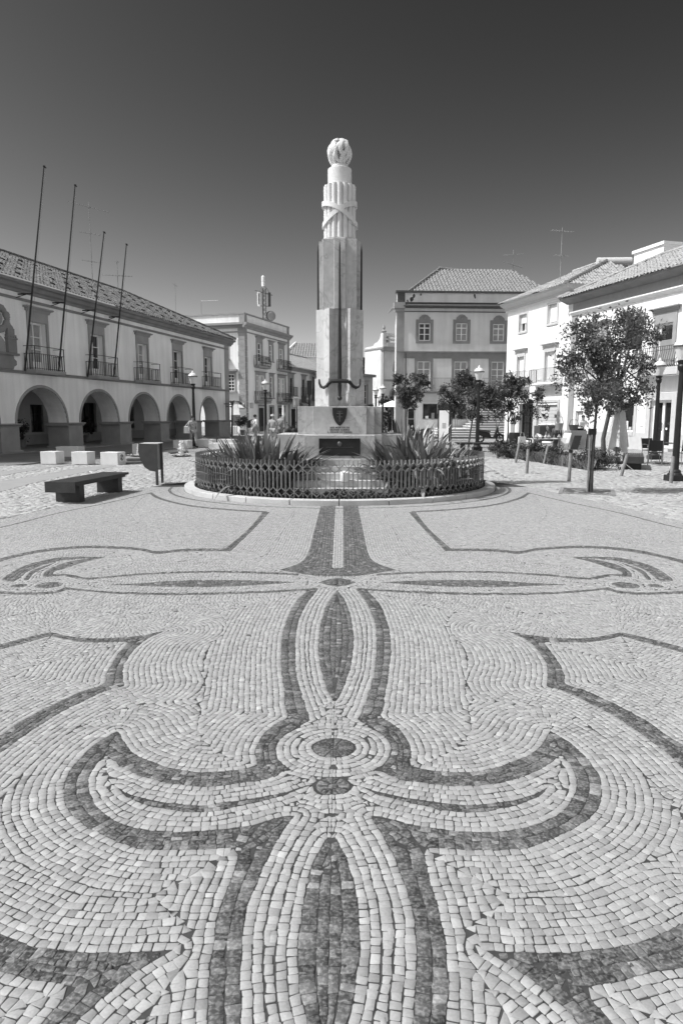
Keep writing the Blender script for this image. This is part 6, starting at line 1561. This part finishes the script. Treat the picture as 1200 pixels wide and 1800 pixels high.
# chairs and table by the cafe
def chair():
    c = thing('terrace_chair', '-', 'chair', (0, 0, 0), 0, 'dark terrace chairs by the cafe')
    MB().box(-.22, .22, -.21, .22, .43, .455).build('seat', M['black'], c, bevel=.006)
    b = MB(); b.profx([(.20, .50), (.235, .50), (.30, .86), (.265, .86)], -.21, .21); b.build('backrest', M['black'], c)
    for s in (-1, 1):
        MB().tube([(s*.22, -.20, .0), (s*.215, -.19, .44), (s*.24, -.17, .64), (s*.25, .0, .66), (s*.235, .23, .64)], .012, 6).build('armrest', M['steel'], c)
        MB().tube([(s*.215, .27, .0), (s*.215, .20, .44), (s*.215, .30, .88)], .012, 6).build('leg', M['steel'], c)
    return c
c0 = chair(); c0.location = (10.62, 23.2, .01); c0.rotation_euler[2] = 2.75; c0['label'] = 'dark terrace chair at the left of the cafe table, its back to the square'
dup(c0, (11.55, 22.9, .01), 2.9, 'dark terrace chair partly behind the nearest street lamp'); dup(c0, (12.15, 23.4, .01), 1.9, 'dark terrace chair cut by the right edge of the photo'); dup(c0, (11.2, 24.8, .01), .2, 'dark terrace chair on the far side of the cafe table')
tb = thing('cafe_table', 'small round dark table among the terrace chairs', 'table', (11.2, 23.9, .01)); MB().lathe([(.36, .72), (.36, .745), (.05, .746)], 20).build('tabletop', M['darkgrey'], tb); MB().tube([(0, 0, 0), (0, 0, .72)], .03, 8).build('leg', M['steel'], tb); MB().lathe([(.22, 0), (.22, .03), (.04, .05)], 14).build('base', M['darkgrey'], tb)
# market stall things
def at(px, py, z=0): return (*gp(px, py, z), z)
cb = thing('cardboard_box', 'big cardboard box with folded flap on the market pitch', 'box', (12.0, 35.3, 0), .12); MB().box(-.43, .43, -.35, .35, 0, .93).build('carton', M['cardboard'], cb, bevel=.006)
MB().box(-.435, .435, -.372, -.352, .50, .935).build('flap', M['cardboard'], cb); b = MB()
for x in (-.09, 0, .09):
    for z in (.2, .29): b.box(x - .03, x + .03, -.356, -.3505, z, z + .06)
b.build('printed_mark', M['darkgrey'], cb)
def basket(x, y, z, r, h, label, m):
    t = thing('basket', label, 'basket', (x, y, z), 0, 'baskets on the market boxes'); MB().lathe([(r*.7, 0), (r, h), (r*.92, h), (r*.6, .03)], 16).build('bowl', M[m], t, smooth=True); MB().tube([(-r*.95, 0, h), (-r*.6, 0, h*1.9), (r*.6, 0, h*1.9), (r*.95, 0, h)], .015, 6).build('handle', M[m], t)
basket(11.9, 35.3, .935, .26, .28, 'dark round basket standing on the cardboard box', 'darkgrey'); basket(12.25, 35.45, .935, .25, .10, 'flat dark basket lying on the cardboard box', 'black')
basket(11.05, 35.0, .95, .22, .35, 'tall grey basket beside the cardboard box', 'grey')
sk = thing('cloth_crate', 'dark crate heaped with folded cloth on the market pitch', 'crate', (10.95, 36.5, 0), .1); MB().box(-.62, .62, -.4, .4, .35, 1.15).build('crate', M['darkgrey'], sk, bevel=.02); b = MB(); r_ = random.Random(3)
for k in range(16): b.ball((r_.uniform(-.5, .55), -.42 + r_.uniform(-.04, .06), r_.uniform(.5, 1.05)), r_.uniform(.06, .13), 6, (.6, .5, 1.6))
b.build('cloth', M['grey_cloth'], sk, smooth=True); MB().box(-.55, -.45, -.35, .35, 0, .35).build('leg', M['post_wood'], sk); MB().box(.45, .55, -.35, .35, 0, .35).build('leg', M['post_wood'], sk); b = MB()
for k in range(9): b.ball((-.45 + .11*k, 0, 1.2), .10 + .04*(k % 3), 7, (1.2, 1.4, .6))
b.build('white_cloth', M['cloth'], sk, smooth=True)
mt = thing('market_table', 'low market table covered with small wares behind the planted strip', 'table', (10.15, 34.4, 0), .1); MB().box(-.75, .75, -.4, .4, .52, .56).build('tabletop', M['lightgrey'], mt)
for x in (-.68, .64):
    for y in (-.36, .32): MB().box(x, x + .05, y, y + .05, 0, .52).build('leg', M['post_wood'], mt)
for k in range(14):
    o = MB(); x, y, s = r_.uniform(-.7, .65), r_.uniform(-.38, .3), r_.uniform(.05, .12); o.lathe([(s*.6, 0), (s, s*.8), (s*.5, s*1.5), (s*.45, s*1.9)], 8)
    o = o.build('pot', M[('white', 'grey', 'darkgrey', 'lightgrey', 'cardboard')[k % 5]], None, smooth=True); o.location = (10.15 + x, 34.4 + y, .56); tag(o, 'small vase among the wares on the low market table', 'vase', 'vases on the market table')
for k, (x, y, m, rz, lab) in enumerate(((11.2, 34.4, 'white', .1, 'white board leaning in front of the cloth crate'), (11.66, 34.2, 'black', .1, 'black board leaning against the cardboard box'), (10.9, 34.1, 'lightgrey', .15, 'pale board leaning lowest of the three'))):
    o = MB(); o.v += [(-.25, 0, 0), (.12, -.02, 0), (.45, .30, .78 - .12*k), (.08, .32, .78 - .12*k)]; o.v += [(x_, y_ + .03, z_ + .015) for x_, y_, z_ in o.v[:4]]; o.f += [(0, 1, 2, 3), (7, 6, 5, 4), (0, 4, 5, 1), (1, 5, 6, 2), (2, 6, 7, 3), (3, 7, 4, 0)]
    tag(o.build('leaning_board', M[m], None, loc=(x, y, .02), rotz=rz), lab, 'board', 'boards leaning on the market pitch')
for k, (x, y, h, m, lab) in enumerate(((12.75, 35.2, .75, 'grey', 'grey bag standing right of the cardboard box'), (9.35, 35.6, .6, 'lightgrey', 'pale chair-like crate left of the market table'), (10.15, 40.2, .8, 'black', 'dark round tub in front of the dark doorway'))):
    t = MB()
    if k == 2: t.lathe([(.33, .1), (.38, .5), (.34, .7), (.2, .68)], 16); t.tube([(0, 0, 0), (0, 0, .12)], .3, 10)
    else: t.prism([(-.2, -.15), (.2, -.15), (.2, .15), (-.2, .15)], 0, h, .85); t.tube([(-.1, 0, h), (-.08, 0, h + .2), (.08, 0, h + .2), (.1, 0, h)], .012, 5)
    tag(t.build(('shopping_bag', 'pale_crate', 'round_tub')[k], M[m], None, loc=(x, y, 0), smooth=(k == 2)), lab, ('bag', 'crate', 'tub')[k])

# ------------------------------------------------------------ scooters
def scooter():
    s = thing('scooter', '-', 'scooter', (0, 0, 0), 0, 'parked scooters')
    for x in (-.62, .62):
        w = MB(); pts = [(x + .22*math.cos(q), 0, .27 + .22*math.sin(q)) for q in np.linspace(0, 2*math.pi, 21)]; w.tube(pts, .052, 8, False); w = w.build('wheel', M['black'], s, smooth=True)
        b = MB(); b.tube([(x, -.03, .27), (x, .03, .27)], .06, 10)
        for k in range(5): q = k*1.2566; b.tube([(x, 0, .27), (x + .18*math.cos(q), 0, .27 + .18*math.sin(q))], .018, 5)
        b.build('rim', M['steel'], w)
    b = MB(); b.extr([(-.85, .52), (-.35, .35), (.05, .26), (.30, .26), (.42, .60), (.50, .95), (.42, .97), (.30, .62), (.2, .36), (.05, .36), (-.05, .62), (-.75, .78)], -.13, .13); b.build('body', M['black'], s, bevel=.04)
    b = MB(); b.extr([(-.80, .74), (-.05, .64), (.02, .72), (-.2, .80), (-.5, .83), (-.82, .86)], -.14, .14); b.build('seat', M['darkgrey'], s, bevel=.03)
    b = MB(); b.tube([(.62, 0, .27), (.52, 0, .62), (.43, 0, .98)], [.04, .04, .03], 8); b.tube([(.43, -.32, 1.04), (.45, -.1, 1.0), (.45, .1, 1.0), (.43, .32, 1.04)], .02, 6); b.build('handlebar', M['black'], s)
    b = MB(); b.ball((.52, 0, .93), .09, 8, (.8, 1, 1)); b.build('headlight', M['lightgrey'], s, smooth=True)
    b = MB(); b.extr([(.34, .36), (.62, .52), (.86, .40), (.88, .44), (.64, .58), (.4, .56)], -.08, .08); b.build('front_mudguard', M['black'], s)
    for y in (-.28, .28): MB().tube([(.44, y, 1.04), (.46, y*1.15, 1.2)], .01, 5).ball((.46, y*1.2, 1.22), .05, 6, (.4, 1, .7)).build('mirror', M['black'], s)
    return s
s0 = scooter(); s0.location = (9.25, 42.8, 0); s0.rotation_euler[2] = .05; s0['label'] = 'dark scooter standing side-on before the street steps'
dup(s0, (5.3, 46.5, 0), 2.9, 'dark scooter half hidden behind the strap-leaved plants and information pillar'); dup(s0, (-3.9, 46.0, 0), 2.2, 'dark scooter by the white sculpture, front wheel turned to the square'); dup(s0, (-3.3, 47.2, 0), 1.9, 'dark scooter under the rectangular road sign')

# ------------------------------------------------------------ people
def skin_obj(name, verts, edges, radii, mat, parent, root=0):
    me = bpy.data.meshes.new(name); me.from_pydata(verts, edges, []); me.update(); me.materials.append(mat)
    o = bpy.data.objects.new(name, me); COL.objects.link(o); o.parent = parent
    md = o.modifiers.new('skin', 'SKIN'); md.use_smooth_shade = True
    if not me.skin_vertices: return o
    for i, r_ in enumerate(radii):
        r_ = r_ if hasattr(r_, '__len__') else (r_, r_); me.skin_vertices[0].data[i].radius = r_
    me.skin_vertices[0].data[root].use_root = True
    sb = o.modifiers.new('smooth', 'SUBSURF'); sb.levels = 1; sb.render_levels = 1
    return o
def person(label, loc, rz, h=1.7, stride=.0, arms=((.04, .0), (.04, .0)), elbow=.1, shirt='shirt', legs='trousers', hair='hair', lean=0.0, shoes='dark_cloth', group=None, hat=False, name='person'):
    """faces -y; arms: (outward, forward swing) of each hand"""
    P = thing(name, label, 'person', loc, rz, group); k = h/1.75
    V = {}; 
    V['pel'] = (0, 0, .95); V['sp'] = (0, lean*.3, 1.15); V['ch'] = (0, lean, 1.36); V['nk'] = (0, lean - .01, 1.49); V['h0'] = (0, lean - .03, 1.57); V['h1'] = (0, lean - .03, 1.66); V['h2'] = (0, lean - .015, 1.73)
    for s, n, (ou, fw) in ((-1, 'l', arms[0]), (1, 'r', arms[1])):
        V['s'+n] = (s*.18, lean, 1.42); V['e'+n] = (s*(.22 + ou), lean - fw*.4 + .03, 1.14); V['w'+n] = (s*(.22 + ou*1.4), lean - fw - elbow, .90 + abs(fw)*.25); w = V['w'+n]
        V['p'+n] = (w[0], w[1] - .02, w[2] - .07)
        for f in range(4): V['f%d%s' % (f, n)] = (w[0] + (f - 1.5)*.004, w[1] - .045 + f*.018, w[2] - .10); V['g%d%s' % (f, n)] = (w[0] - s*.01, w[1] - .05 + f*.018, w[2] - .15 + abs(f - 1.3)*.010)
        V['t0'+n] = (w[0] - s*.01, w[1] - .055, w[2] - .07); V['t1'+n] = (w[0] - s*.02, w[1] - .075, w[2] - .105)
        st_ = stride*s; V['hp'+n] = (s*.09, 0, .90); V['k'+n] = (s*.10, -st_*.55 - .03, .50); V['a'+n] = (s*.10, -st_ + (.04 if st_ >= 0 else .10), .09 + (.06 if st_ < 0 else 0)); V['to'+n] = (s*.115, -st_ - .14, .035)
    E = [('pel', 'sp'), ('sp', 'ch'), ('ch', 'nk'), ('nk', 'h0'), ('h0', 'h1'), ('h1', 'h2')]
    for n in 'lr':
        E += [('ch', 's'+n), ('s'+n, 'e'+n), ('e'+n, 'w'+n), ('w'+n, 'p'+n), ('pel', 'hp'+n), ('hp'+n, 'k'+n), ('k'+n, 'a'+n), ('a'+n, 'to'+n), ('p'+n, 't0'+n), ('t0'+n, 't1'+n)] + [x for f in range(4) for x in (('p'+n, 'f%d%s' % (f, n)), ('f%d%s' % (f, n), 'g%d%s' % (f, n)))]
    Rd = dict(pel=(.15, .11), sp=(.13, .10), ch=(.15, .11), nk=.055, h0=(.07, .085), h1=(.078, .095), h2=(.05, .06))
    for n in 'lr':
        Rd.update({'s'+n: .06, 'e'+n: .042, 'w'+n: .03, 'p'+n: (.016, .034), 'hp'+n: .085, 'k'+n: .058, 'a'+n: .042, 'to'+n: .035, 't0'+n: .011, 't1'+n: .009}); Rd.update({q % (f, n): .009 for f in range(4) for q in ('f%d%s', 'g%d%s')})
    def make(nm, keys, edges, mat, grow, par):
        ks = [q for q in V if q in keys]; ix = {q: i for i, q in enumerate(ks)}
        rr = []
        for q in ks: v = Rd[q]; v = v if hasattr(v, '__len__') else (v, v); rr.append(((v[0] + grow)*k, (v[1] + grow)*k))
        return skin_obj(nm, [tuple(c*k for c in V[q]) for q in ks], [(ix[a], ix[b_]) for a, b_ in edges if a in ix and b_ in ix], rr, mat, par)
    bd = make('body', set(V), E, M['skin'], 0, P)
    sv = {'pel', 'sp', 'ch', 'sl', 'sr', 'el', 'er'}; make('shirt', sv, E, M[shirt], .022, P)
    make('trousers', {'pel', 'hpl', 'hpr', 'kl', 'kr', 'al', 'ar'}, E, M[legs], .026, P)
    for n in 'lr':
        a, t = V['a'+n], V['to'+n]; MB().tube([(a[0]*k, (a[1] + .06)*k, max(.04, a[2] - .05)*k), (a[0]*k, (a[1] - .03)*k, max(.05, a[2] - .04)*k), (t[0]*k, t[1]*k, t[2]*k)], [.04*k, .052*k, .04*k], 8).build('shoe', M[shoes], P, smooth=True)
    hb = MB(); hx = V['h1']; hb.ball((0, (hx[1] + .018)*k, (hx[2] + .025)*k), .105*k, 10, (.88, 1.0, .95)); hb.build('hair', M[hair], P, smooth=True)
    for s in (-1, 1): MB().ball((s*.03*k, (hx[1] - .088)*k, (hx[2] - .012)*k), .011*k, 6).build('eye', M['black'], P); MB().ball((s*.083*k, (hx[1] + .0)*k, (hx[2] - .02)*k), .024*k, 6, (.4, .7, 1)).build('ear', M['skin'], P)
    MB().ball((0, (hx[1] - .10)*k, (hx[2] - .035)*k), .016*k, 6, (.8, 1.3, 1.3)).build('nose', M['skin'], P); MB().box(-.022*k, .022*k, (hx[1] - .094)*k, (hx[1] - .088)*k, (hx[2] - .075)*k, (hx[2] - .068)*k).build('mouth', M['dark_cloth'], P)
    if hat: MB().lathe([(.14, 1.70*k), (.11, 1.72*k), (.10, 1.79*k), (.03, 1.81*k)], 12).build('hat', M['lightgrey'], P, smooth=True)
    return P
walker = person('person in patterned shirt and pale trousers striding past the arcade with a white shoulder bag', (-7.9, 36.6, .01), .55, 1.66, .28, ((.04, .12), (.04, -.15)), .08, 'shirt_print', 'trousers', 'hair')
bg = thing('shoulder_bag', 'white bag slung at the side of the walking person', 'bag', (-8.19, 36.55, .75), .3); MB().prism([(-.20, -.08), (.20, -.08), (.20, .08), (-.20, .08)], .0, .38, .8).build('pouch', M['white'], bg, bevel=.04); MB().tube([(-.1, 0, .38), (.10, .02, .62), (.22, .0, .62), (.2, 0, .3)], .014, 6).build('strap', M['white'], bg)
person('person in white shirt and dark trousers standing under the middle arch', (*hall(12.2, 1.7), .06), 1.2, 1.72, .05, shirt='shirt', legs='dark_cloth')
person('person in grey top and pale trousers standing beside another under the middle arch', (*hall(13.1, 1.9), .06), -1.6, 1.68, .06, shirt='grey_cloth', legs='trousers')
person('person in patterned shirt pausing under the fourth arch', (*hall(17.6, 2.4), .06), .6, 1.7, .12, shirt='shirt_print', legs='dark_cloth')
person('person with dark hair in white shirt behind the left strap-leaved clump', (-5.05, 40.2, .01), 2.2, 1.72, .1, shirt='shirt', legs='trousers')
bk = thing('backpack', 'black backpack on the person in white shirt behind the plants', 'backpack', (-5.2, 40.05, .98), 2.2); MB().box(-.15, .15, .12, .30, 0, .45).build('pouch', M['black'], bk, bevel=.06); MB().tube([(-.1, .13, .42), (-.1, -.05, .48), (-.1, -.12, .3), (-.1, .1, .08)], .016, 6).build('strap', M['black'], bk); MB().tube([(.1, .13, .42), (.1, -.05, .48), (.1, -.12, .3), (.1, .1, .08)], .016, 6).build('strap', M['black'], bk)
person('person with pale cap and light jacket beside the street lamp, back to the camera', (-3.95, 39.6, .01), 3.0, 1.7, .05, shirt='trousers', legs='trousers', hair='hair_grey', hat=True)
person('taller person with dark hair in grey shirt next to the one in the pale cap', (-3.52, 39.9, .01), 2.8, 1.76, .05, shirt='grey_cloth', legs='grey_cloth')
person('market seller in white shirt bending behind the cardboard box', (12.75, 36.6, .01), .2, 1.68, .05, ((.05, .3), (.05, .3)), .1, 'shirt', 'dark_cloth', 'hair', lean=-.12)
